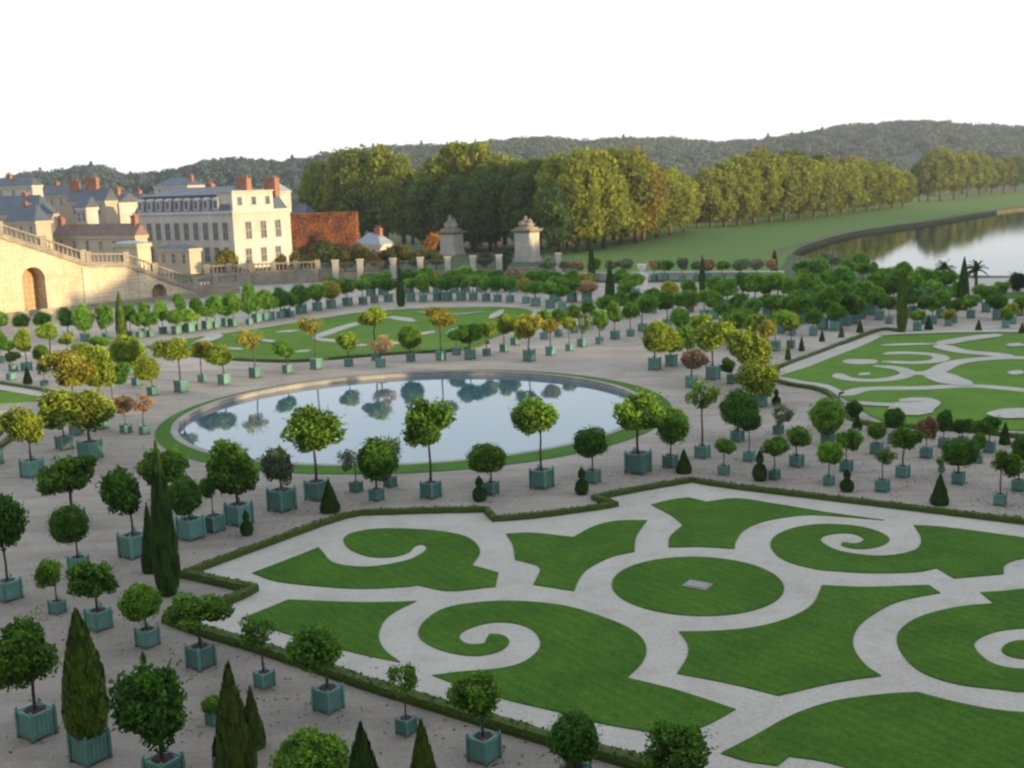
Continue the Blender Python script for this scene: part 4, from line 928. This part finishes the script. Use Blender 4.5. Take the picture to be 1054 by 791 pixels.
def gate_pier(px, base, top, shoulder, w, label, seed, warm):
    P = G(px, base); m = mpp(P); h = zat(px, shoulder, P); ht = zat(px, top, P); s = w * m / 1.40
    o = empty('gate_pier', (P.x, P.y, 0), ANG)
    b = MB(); b.box(-s / 2, s / 2, -s / 2, s / 2, .9, h - .7); b.box(-s * .56, s * .56, -s * .56, s * .56, 0, .9)
    b.obj('pier', M['pale'], o)
    c = MB(); c.frustum((-s * .5, s * .5, -s * .5, s * .5), h - .7, (-s * .66, s * .66, -s * .66, s * .66), h - .2); c.box(-s * .66, s * .66, -s * .66, s * .66, h - .2, h + .05); c.obj('cornice', M['stonedk'], o)
    pn = MB()
    for a in (-.27, .27): pn.box(s * a - s * .16, s * a + s * .16, -s / 2 - .08, -s / 2 - .003, 1.6, h - 1.5); pn.box(s / 2 + .003, s / 2 + .08, s * a - s * .16, s * a + s * .16, 1.6, h - 1.5)
    pn.obj('panel', M['pale'], o)
    g = MB(); rnd = random.Random(seed); H = ht - h
    g.box(-s * .5, s * .5, -s * .42, s * .42, h + .052, h + H * .16)
    g.ball((-s * .2, 0, h + H * .34), (s * .26, s * .3, H * .26), 12, None, .5); g.ball((s * .16, s * .05, h + H * .32), (s * .27, s * .26, H * .24), 12, None, .5)
    g.ball((-.05 * s, 0, h + H * .60), (s * .16, s * .15, H * .24), 12, None, .35); g.ball((-.04 * s, 0, h + H * .88), (s * .075, s * .08, H * .115), 10)
    g.ball((s * .24, 0, h + H * .56), (s * .11, s * .1, H * .15), 10, None, .3); g.ball((s * .25, 0, h + H * .72), (s * .06, s * .065, H * .085), 8)
    g.tube([(-s * .12, -.1, h + H * .66), (-s * .3, -.25, h + H * .5), (-s * .38, -.3, h + H * .32)], [s * .06, s * .05, s * .04], 7)
    g.tube([(s * .02, -.1, h + H * .68), (s * .2, -.3, h + H * .62), (s * .3, -.2, h + H * .74)], [s * .06, s * .045, s * .035], 7)
    g.obj('sculpture', M['stonedk'], o, None and True or True)
    tag(o, label, 'gate pier', 'sculpted gate piers by the big trees'); return o
gate_pier(465.5, 262, 221, 238, 24, 'sunlit gate pier with seated stone figures, near the bright orange tree', 3, 1)
gate_pier(543, 269, 222, 236, 26, 'greyer gate pier with pointed stone figure group, beside the meadow', 8, 0)
P = G(661, 299); m = mpp(P); ht = zat(661, 272, P)
o = empty('stone_pedestal', (P.x, P.y, 0), ANG)
b = MB(); b.box(-.85, .85, -.85, .85, 0, .4); b.box(-.62, .62, -.62, .62, .4, ht * .55); b.box(-.8, .8, -.8, .8, ht * .55, ht * .62); b.obj('plinth', M['white'], o)
b = MB(); b.lathe([(.3, 0), (.22, .12), (.2, .3), (.5, .62), (.68, .95), (.6, 1.1), (.78, 1.22), (.74, 1.3), (.1, 1.25)], 18); b.obj('vase', M['white'], o, loc=(0, 0, ht * .62), scale=(1, 1, ht * .38 / 1.3))
tag(o, 'tall white stone pedestal carrying a vase, before the meadow', 'pedestal')
o, L = run_wall('boundary_wall', 'low pale boundary wall along the meadow, behind the thin tub trees', G(560, 289), G(806, 287.5), 1.0, M['white'], M['white'])

# terrace planting between fence and the gatehouse
k = 0
for x, b, t, w, c in [(306, 284, 258, 22, (.11, .13, .03)), (322, 282, 262, 18, (.16, .17, .04)), (338, 280, 247, 30, (.07, .10, .03)), (356, 279, 254, 24, (.09, .10, .03)), (372, 278, 250, 26, (.11, .11, .03)), (392, 277, 256, 24, (.13, .10, .035)), (410, 276, 250, 30, (.11, .11, .03)), (432, 275, 256, 26, (.09, .11, .03)), (449, 274, 258, 20, (.07, .10, .03)), (500, 276, 260, 22, (.06, .09, .03)), (522, 276, 258, 18, (.05, .08, .03)), (232, 287, 254, 27, (.17, .17, .03)), (290, 285, 262, 18, (.13, .12, .03)), (246, 290, 274, 12, (.05, .1, .03))]:
    P = PT(x, b, 226 if x > 300 else 214)
    lab = {322: 'pale yellowish bush before the russet hedge', 338: 'dark tall bush before the russet hedge', 232: 'yellow green bush against the shaded front of the big block', 290: 'olive bush at the corner of the sunlit end wall', 246: 'small green bush on the terrace wall below the sunlit end', 306: 'olive bush beside the sunlit end wall and russet hedge'}.get(x)
    if lab is None: k += 1; lab = f'{ORD[k - 1]} olive bush along the terrace behind the pillar fence, from the big block'
    Pg = Vector((P.x, P.y, 0)); mm = mpp(Pg); h = zat(x, t, Pg); o = empty('bush', Pg)
    tk = MB(); tk.tube([(0, 0, 0), (.05, 0, h * .55)], [.14, .06], 6); tk.obj('stem', M['bark'], o)
    put('crown', R.choice(CROWN['L']), o, loc=(0, 0, h * .52), scale=(w * mm / 2, w * mm / 2, h * .5), rz=R.uniform(0, 6), col=c)
    tag(o, lab, 'bush', 'bushes on the terrace')
# russet clipped hedge
def tall_hedge(label, xl, xr, yt, Y, th, col):
    a, b = PT(xl, 250, Y), PT(xr, 250, Y); L = (b - a).length; Pg = Vector((a.x, a.y, 0)); h = zat(xl, yt, Pg); rnd = random.Random(4)
    o = MB(); o.box(.15, L - .15, .15, th - .15, 0, h - .15)
    o.sh = [.1] * len(o.f)
    for _ in range(9000):
        f_ = rnd.random()
        if f_ < .62: p, nn = Vector((rnd.uniform(0, L), rnd.uniform(-.1, .25), rnd.uniform(0, h))), Vector((0, -1, 0))
        elif f_ < .8: p, nn = Vector((rnd.uniform(0, L), rnd.uniform(0, th), h + rnd.uniform(-.2, .1))), Vector((0, 0, 1))
        else: p, nn = Vector((rnd.choice((0, L)), rnd.uniform(0, th), rnd.uniform(0, h))), Vector((1, 0, 0))
        sh = .5 + .7 * noise.noise(p * .35) + rnd.uniform(-.25, .25)
        o.leaf(p, (nn + rdir(rnd) * .8).normalized(), rnd.uniform(.18, .34), min(1, max(0, sh)), rnd)
    ob = o.obj('clipped_hedge', M['treeleaf'], None, loc=(a.x, a.y, 0), rz=math.atan2(b.y - a.y, b.x - a.x), col=col)
    return tag(ob, label, 'hedge')
tall_hedge('tall russet autumn hedge beside the sunlit end wall', 297, 368, 221, 275, 3.5, (.38, .165, .085))

# ================================================================== BIG TREES
def tree_crown(seed):
    """crown of radius 1, z from -1 to 1 (built 1.5 times as tall, then normalised so that clumps stay round)"""
    rnd = random.Random(seed); mb = MB(); off = Vector((rnd.uniform(-20, 20), rnd.uniform(-20, 20), 0)); blobs = []; T = 1.5
    for i in range(52):
        d = rdir(rnd); q = rnd.uniform(.50, .80)
        w_ = (1 - abs(d.z) ** 3 * .25)
        blobs.append((Vector((d.x * q * w_, d.y * q * w_, d.z * (T - .42) * rnd.uniform(.8, 1.06))), rnd.uniform(.24, .42)))
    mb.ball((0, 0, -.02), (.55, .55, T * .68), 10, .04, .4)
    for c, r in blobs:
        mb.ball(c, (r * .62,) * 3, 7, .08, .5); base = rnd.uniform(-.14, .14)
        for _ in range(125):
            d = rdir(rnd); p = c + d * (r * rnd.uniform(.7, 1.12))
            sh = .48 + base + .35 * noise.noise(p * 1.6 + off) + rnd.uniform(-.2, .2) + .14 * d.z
            mb.leaf(p, (d * .7 + rdir(rnd)).normalized(), rnd.uniform(.045, .085), min(1, max(0, sh)), rnd, .75)
    mb.v = [(x, y, z / T) for x, y, z in mb.v]
    return mb.mesh('crown', M['treeleaf'])
BIGC = [tree_crown(100 + i) for i in range(7)]
def big_trunk(seed):
    rnd = random.Random(seed); mb = MB()
    mb.tube([(0, 0, -.02), (.004, .003, .12), (-.003, .004, .4), (.004, 0, .7)], [.030, .021, .017, .009], 8)
    for i in range(9):
        t = rnd.uniform(0, 6.28); z = rnd.uniform(.22, .6); r = rnd.uniform(.10, .2)
        mb.tube([(0, 0, z), (r * .5 * math.cos(t), r * .5 * math.sin(t), z + .07), (r * math.cos(t), r * math.sin(t), z + rnd.uniform(.13, .25))], [.009, .006, .002], 5)
    return mb.mesh('trunk', M['redbark'], True)
BIGT = [big_trunk(i) for i in range(4)]
btodo = {}
TC = {'g': (.115, .175, .034), 'y': (.225, .265, .036), 'o': (.28, .235, .044), 'd': (.075, .145, .037), 't': (.19, .235, .034)}
TN = {'g': 'green', 'y': 'golden green', 'o': 'orange tinted', 'd': 'dark green', 't': 'olive green'}
def big_tree(x, base, top, w, col, place, clear=.16):
    P = G(x, base); m = mpp(P); h = zat(x, top, P); o = empty('tall_tree', (P.x, P.y, 0), R.uniform(0, 6.28)); r = w * m / 2 * R.uniform(1.0, 1.15)
    put('trunk', R.choice(BIGT), o, scale=(h, h, h))
    c = TC[col]; v = R.uniform(.85, 1.15)
    z0 = h * clear; put('crown', R.choice(BIGC), o, loc=(0, 0, (h + z0) / 2), scale=(r, r, (h - z0) / 2 * 1.03), rz=R.uniform(0, 6.28), col=tuple(k * v for k in c))
    o['category'] = 'tree'; o['group'] = 'tall park trees'
    btodo.setdefault((TN[col], place), []).append((x, o))
K1, K2, K3, K4 = 'in the clump behind the russet hedge', 'in the wood behind the gate piers', 'in the avenue along the meadow', 'in the clump at far lake end'
for a in [(335,262,162,44,'t'),(352,259,153,46,'y'),(374,261,147,54,'t'),(398,258,148,50,'y'),(416,261,156,42,'t'),(325,257,172,30,'g'),(362,254,158,40,'g'),(388,266,172,50,'d'),(345,266,186,40,'d'),(425,266,178,40,'d')]: big_tree(a[0], min(a[1], 251), a[2], a[3], a[4], K1, .05)
for a in [(452,257,160,50,'t'),(470,255,146,46,'t'),(488,256,133,54,'y'),(512,255,147,50,'t'),(536,256,160,48,'g'),(556,257,156,46,'g'),(574,259,155,46,'y'),(595,260,150,50,'y'),(505,258,170,56,'d'),(540,259,178,48,'d'),(470,259,178,50,'d'),(440,259,184,44,'d'),(572,262,186,44,'d'),(520,252,156,44,'d'),(585,254,156,40,'o'),(490,260,190,44,'d')]: big_tree(*a, K2, .06)
for a in [(606,258,151,44,'y'),(622,256,153,44,'y'),(640,252,149,46,'t'),(655,250,150,42,'o'),(662,247,163,38,'y'),(676,245,168,36,'y'),(690,242,172,34,'y'),(704,239,179,28,'y'),(612,250,150,40,'o'),(632,247,146,40,'g'),(648,243,156,40,'g'),(668,240,166,36,'g'),(688,237,172,32,'d'),
          (718,234,183,30,'d'),(732,234,170,32,'y'),(746,233,163,34,'t'),(760,232,158,36,'y'),(776,230,153,38,'y'),(793,228,154,38,'t'),(808,226.5,157,36,'y'),(823,225,160,34,'y'),(838,223.5,161,33,'t'),(852,222,162,32,'y'),(866,220.5,162,30,'y'),(880,218.5,163,29,'y'),(893,217,165,27,'t'),(906,215.5,167,26,'y'),(918,214,170,24,'y'),(929,212.5,174,22,'y'),
          (724,228,178,32,'o'),(752,226,164,34,'g'),(784,223,150,36,'o'),(815,220,152,34,'g'),(845,217,156,32,'g'),(875,214,158,30,'o'),(905,211,163,26,'g'),(740,228,172,34,'d'),(700,230,178,34,'d'),(765,222,168,34,'d')]: big_tree(a[0], a[1], a[2], a[3] * 1.32, a[4], K3, .035)
for a in [(938,208,178,22,'d'),(946,208,166,26,'d'),(955,208,156,28,'t'),(968,206.5,151,30,'y'),(982,205,152,30,'y'),(996,203,154,28,'y'),(1009,201.5,157,27,'t'),(1021,200,160,26,'y'),(1033,199,160,26,'t'),(1045,197.5,159,26,'g'),(1058,196,160,26,'g'),(1072,194,160,26,'t'),(962,202,156,28,'g'),(990,200,157,28,'d'),(1015,197,162,26,'d'),(1040,194,163,26,'g')]: big_tree(*a, K4, .1)
for (adj, place), v in btodo.items():
    v.sort(key=lambda t: t[0])
    for k, (x, o) in enumerate(v): o['label'] = f'{adj} tall tree {place}' if len(v) == 1 else f'{ORD[k]} {adj} tall tree from the town side {place}'
# a low bright orange tree by the gate
Pg = G(445, 266); o = empty('low_orange_tree', (Pg.x, Pg.y, 0)); hh = zat(445, 240, Pg); mm = mpp(Pg)
put('trunk', BIGT[0], o, scale=(hh, hh, hh * 1.1)); put('crown', CROWN['L'][1], o, loc=(0, 0, hh * .62), scale=(9 * mm, 9 * mm, hh * .4), col=(.42, .20, .04))
tag(o, 'small bright orange tree beside the sunlit gate pier', 'tree')

# ================================================================== HILLS AND THE WOODS ON THEM
sky_l = [(-160, 178), (0, 174), (30, 168), (60, 166), (85, 162), (105, 160), (130, 170), (160, 167), (190, 163), (215, 155), (250, 153), (290, 157), (320, 160), (380, 156), (410, 152), (440, 151), (480, 148), (520, 145), (560, 141), (600, 145), (640, 142), (700, 143), (740, 146), (770, 144), (800, 141), (825, 136), (850, 131), (880, 129), (900, 127), (930, 124), (950, 123.5), (975, 126), (1000, 128), (1030, 129), (1054, 130), (1100, 132), (1250, 140)]
def sky_y(x):
    for (a, ya), (b, yb) in zip(sky_l, sky_l[1:]):
        if a <= x <= b: return ya + (yb - ya) * (x - a) / (b - a) + (13 if x < 290 else 13 - (x - 290) * .2 if x < 340 else 3)
    return sky_l[-1][1]
def yfar(x): return 1250 + 450 * min(1, max(0, (x - 300) / 500))
def near_y(x): return 520 + 480 * min(1, max(0, (x - 250) / 500))
def hill_pt(x, u):
    Yc = yfar(x); c = PT(x, sky_y(x) + 6, Yc); zc = c.z
    Y = near_y(x) + (Yc - near_y(x)) * u; p = PT(x, 200, Y)
    s = u * u * (3 - 2 * u) if u <= 1 else 1 - (u - 1) * .6
    return Vector((p.x, p.y, -.5 + (zc + .5) * s))
hm_ = MB(); vs = []; xs = list(range(-160, 1251, 12)); us = [0, .12, .25, .4, .55, .7, .85, 1.0, 1.25, 1.6]
for x in xs: vs += [hill_pt(x, u) for u in us]
k = len(us)
hm_.add(vs, [(i * k + j, (i + 1) * k + j, (i + 1) * k + j + 1, i * k + j + 1) for i in range(len(xs) - 1) for j in range(k - 1)])
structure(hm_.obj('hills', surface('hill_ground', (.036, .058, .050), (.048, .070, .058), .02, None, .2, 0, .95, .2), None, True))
def wood(name, n, seed, x0, x1, col, label_mat):
    rnd = random.Random(seed); mb = MB()
    for i in range(n):
        x = rnd.uniform(x0, x1); u = rnd.choice((rnd.uniform(.1, 1), rnd.uniform(.45, 1), rnd.uniform(.7, 1.02), 1.0)); p = hill_pt(x, u); m = mpp(p)
        r = rnd.uniform(7, 12.5) * (p.y / 1400) ** .5 * (1 if x > 300 else .85); conif = rnd.random() < (.06 if x < 320 else .012)
        h = r * rnd.uniform(.8, 1.15) if not conif else r * rnd.uniform(1.3, 1.7)
        if u >= .98: p.z -= rnd.uniform(0, 5)
        if conif: r *= .6
        base = rnd.uniform(-.18, .18); mb.ball(p + Vector((0, 0, h * .4)), (r * .6, r * .6, h * .42), 6, max(0, .12 + base * .3), .5)
        for _ in range(85 if u > .6 else 60):
            d = rdir(rnd); d.z = abs(d.z) * 1.05 - .15; q = rnd.uniform(.8, 1.1)
            if conif: tz = rnd.random(); pp = p + Vector((d.x * r * (1.05 - tz), d.y * r * (1.05 - tz), h * tz))
            else: pp = p + Vector((d.x * r * q, d.y * r * q, h * .5 + d.z * h * .55 * q))
            mb.leaf(pp, (d + rdir(rnd) * .6).normalized(), rnd.uniform(.9, 1.9), min(1, max(0, .45 + base + rnd.uniform(-.25, .25) + .2 * d.z)), rnd, .8)
    o = mb.obj(name, label_mat, None, col=col); o['kind'] = 'stuff'; o['category'] = 'wood'; return o
wmat = leaf_mat('distant_leaves', 0.0, .68, 1.25)  # bluish tints and low leaf contrast put haze into the woods' colour
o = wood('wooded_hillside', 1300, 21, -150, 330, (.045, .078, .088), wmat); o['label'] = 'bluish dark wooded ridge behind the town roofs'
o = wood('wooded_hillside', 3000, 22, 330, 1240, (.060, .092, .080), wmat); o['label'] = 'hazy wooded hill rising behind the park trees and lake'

mb = MB(); rnd = random.Random(9)
tubs = [t[0].location for t in todo if t[3] == 'tub tree' and t[0].location.y < 75]
for _ in range(2600):
    c = rnd.choice(tubs); t = rnd.uniform(0, 6.283); q = abs(rnd.gauss(0, 1.6)) + .4
    mb.leaf(Vector((c.x + q * math.cos(t), c.y + q * math.sin(t), .04)), (Vector((0, 0, 1)) + rdir(rnd) * .35).normalized(), rnd.uniform(.035, .075), rnd.random(), rnd)
fl = mb.obj('fallen_leaves', M['leaf'], None, col=(.14, .095, .03)); fl['kind'] = 'stuff'; fl['label'] = 'brown fallen leaves scattered on the gravel around the tubs'; fl['category'] = 'leaves'

# ================================================================== WHAT STANDS OUTSIDE THE FRAME: terrace with added shade block, tree belt to the west shaped for shade
SD = Vector((math.cos(math.radians(-30)), math.sin(math.radians(-30)), 0)); SN = Vector((-SD.y, SD.x, 0))
t = MB(); t.box(-70, 70, -30, -3.0, 0, 14.2); t.box(-70, 70, -3.4, -2.6, 14.2, 14.6); t.box(-90, 90, -40, -14, 0, 42)  # tallest box is added unseen behind the camera to darken the foreground
structure(t.obj('terrace_and_shade_block', M['stone'], None, loc=(0, 0, 0), rz=math.radians(-12)))
SUN_EL = 5.0
prof_u = [(-10, 17), (38, 16), (43, 13), (47, 12), (60, 12.4), (69, 11.9), (76, 11), (79, 9.9), (82, 9.9), (85, 11), (90, 11.2), (97, 10.3), (101, 10.3), (106, 11.2), (109.5, 14), (112, 22), (118, 23), (124, 23.5), (135, 23.5), (150, 23), (160, 20.5), (195, 19.5), (205, 20.5), (234, 20), (247, 21), (270, 19), (313, 18), (400, 17), (480, 14)]  # heights along the unseen belt, shaped to place the sun gaps and shade
rnd = random.Random(77); mb = MB()
u = -10.0
while u < 470:
    for (a, ha), (b, hb) in zip(prof_u, prof_u[1:]):
        if a <= u < b: h = ha + (hb - ha) * (u - a) / (b - a)
    p = SD * (70 + rnd.uniform(-1, 6)) + SN * u
    rr = rnd.uniform(2.6, 3.6); h *= rnd.uniform(.94, 1.02)
    mb.ball((p.x, p.y, h * .5), (rr, rr, h * .5), 10, .1, .25)
    for _ in range(170):
        d = rdir(rnd); q = rnd.uniform(.85, 1.04)
        mb.leaf(Vector((p.x + d.x * rr * q, p.y + d.y * rr * q, h * .5 + d.z * h * .5 * q)), (d + rdir(rnd) * .7).normalized(), rnd.uniform(.3, .7), rnd.random(), rnd)
    u += rnd.uniform(1.7, 2.6)
wd = mb.obj('shadebelt', M['treeleaf'], None, col=(.06, .10, .025)); wd['kind'] = 'stuff'; wd['label'] = 'unseen tree belt added along the sunset side to shade the garden'; wd['category'] = 'wood'

# ================================================================== LIGHT, SKY, CAMERA
world = bpy.data.worlds.new('World'); scene.world = world; world.use_nodes = True
nt = world.node_tree; bg = nt.nodes['Background']
sky = nt.nodes.new('ShaderNodeTexSky'); sky.sky_type = 'NISHITA'; sky.sun_disc = False
sky.sun_elevation = math.radians(SUN_EL); sky.sun_rotation = math.radians(120); sky.air_density = 1.0; sky.dust_density = 1.2; sky.ozone_density = 1.5
hs = nt.nodes.new('ShaderNodeHueSaturation'); hs.inputs['Saturation'].default_value = .50
gm = nt.nodes.new('ShaderNodeGamma'); gm.inputs['Gamma'].default_value = .22
nt.links.new(sky.outputs[0], gm.inputs['Color']); nt.links.new(gm.outputs[0], hs.inputs['Color']); tint = nt.nodes.new('ShaderNodeMix'); tint.data_type = 'RGBA'; tint.blend_type = 'MULTIPLY'; tint.inputs[0].default_value = 1; tint.inputs[7].default_value = (.93, 1, 1.10, 1)
nt.links.new(hs.outputs[0], tint.inputs[6]); nt.links.new(tint.outputs[2], bg.inputs['Color'])
bg.inputs['Strength'].default_value = 1.02
sun = bpy.data.lights.new('sun', 'SUN'); sun.energy = 8.0; sun.angle = math.radians(.6); sun.color = (1, .74, .40)
so = bpy.data.objects.new('sun', sun); C.objects.link(so)
el = math.radians(SUN_EL); sd = SD * math.cos(el) + Vector((0, 0, math.sin(el)))
so.rotation_euler = (-sd).to_track_quat('-Z', 'Y').to_euler()

hz = MB(); hz.box(-2600, 2600, -300, 2400, -4, 130)
hm = bpy.data.materials.new('haze'); hm.use_nodes = True; hn = hm.node_tree; hn.nodes.remove(hn.nodes['Principled BSDF'])
vs_ = hn.nodes.new('ShaderNodeVolumeScatter'); vs_.inputs['Color'].default_value = (.90, .95, 1, 1); vs_.inputs['Density'].default_value = .00012; vs_.inputs['Anisotropy'].default_value = .15
hn.links.new(vs_.outputs[0], hn.nodes['Material Output'].inputs['Volume'])
structure(hz.obj('haze', hm))
cam = bpy.data.cameras.new('camera'); co = bpy.data.objects.new('camera', cam); C.objects.link(co)
cam.sensor_width = 36; cam.sensor_fit = 'HORIZONTAL'; cam.lens = FPX / W0 * 36; cam.clip_end = 9000; cam.clip_start = .1
mw = Matrix((cR, cU, -F)).transposed().to_4x4(); mw.translation = EYE; co.matrix_world = mw
cam.dof.use_dof = True; cam.dof.focus_distance = 6.0; cam.dof.aperture_fstop = 3.5
scene.camera = co
scene.view_settings.view_transform = 'Standard'; scene.view_settings.look = 'None'; scene.view_settings.exposure = 0; scene.view_settings.gamma = 1
scene.cycles.max_bounces = 6; scene.cycles.use_denoising = True
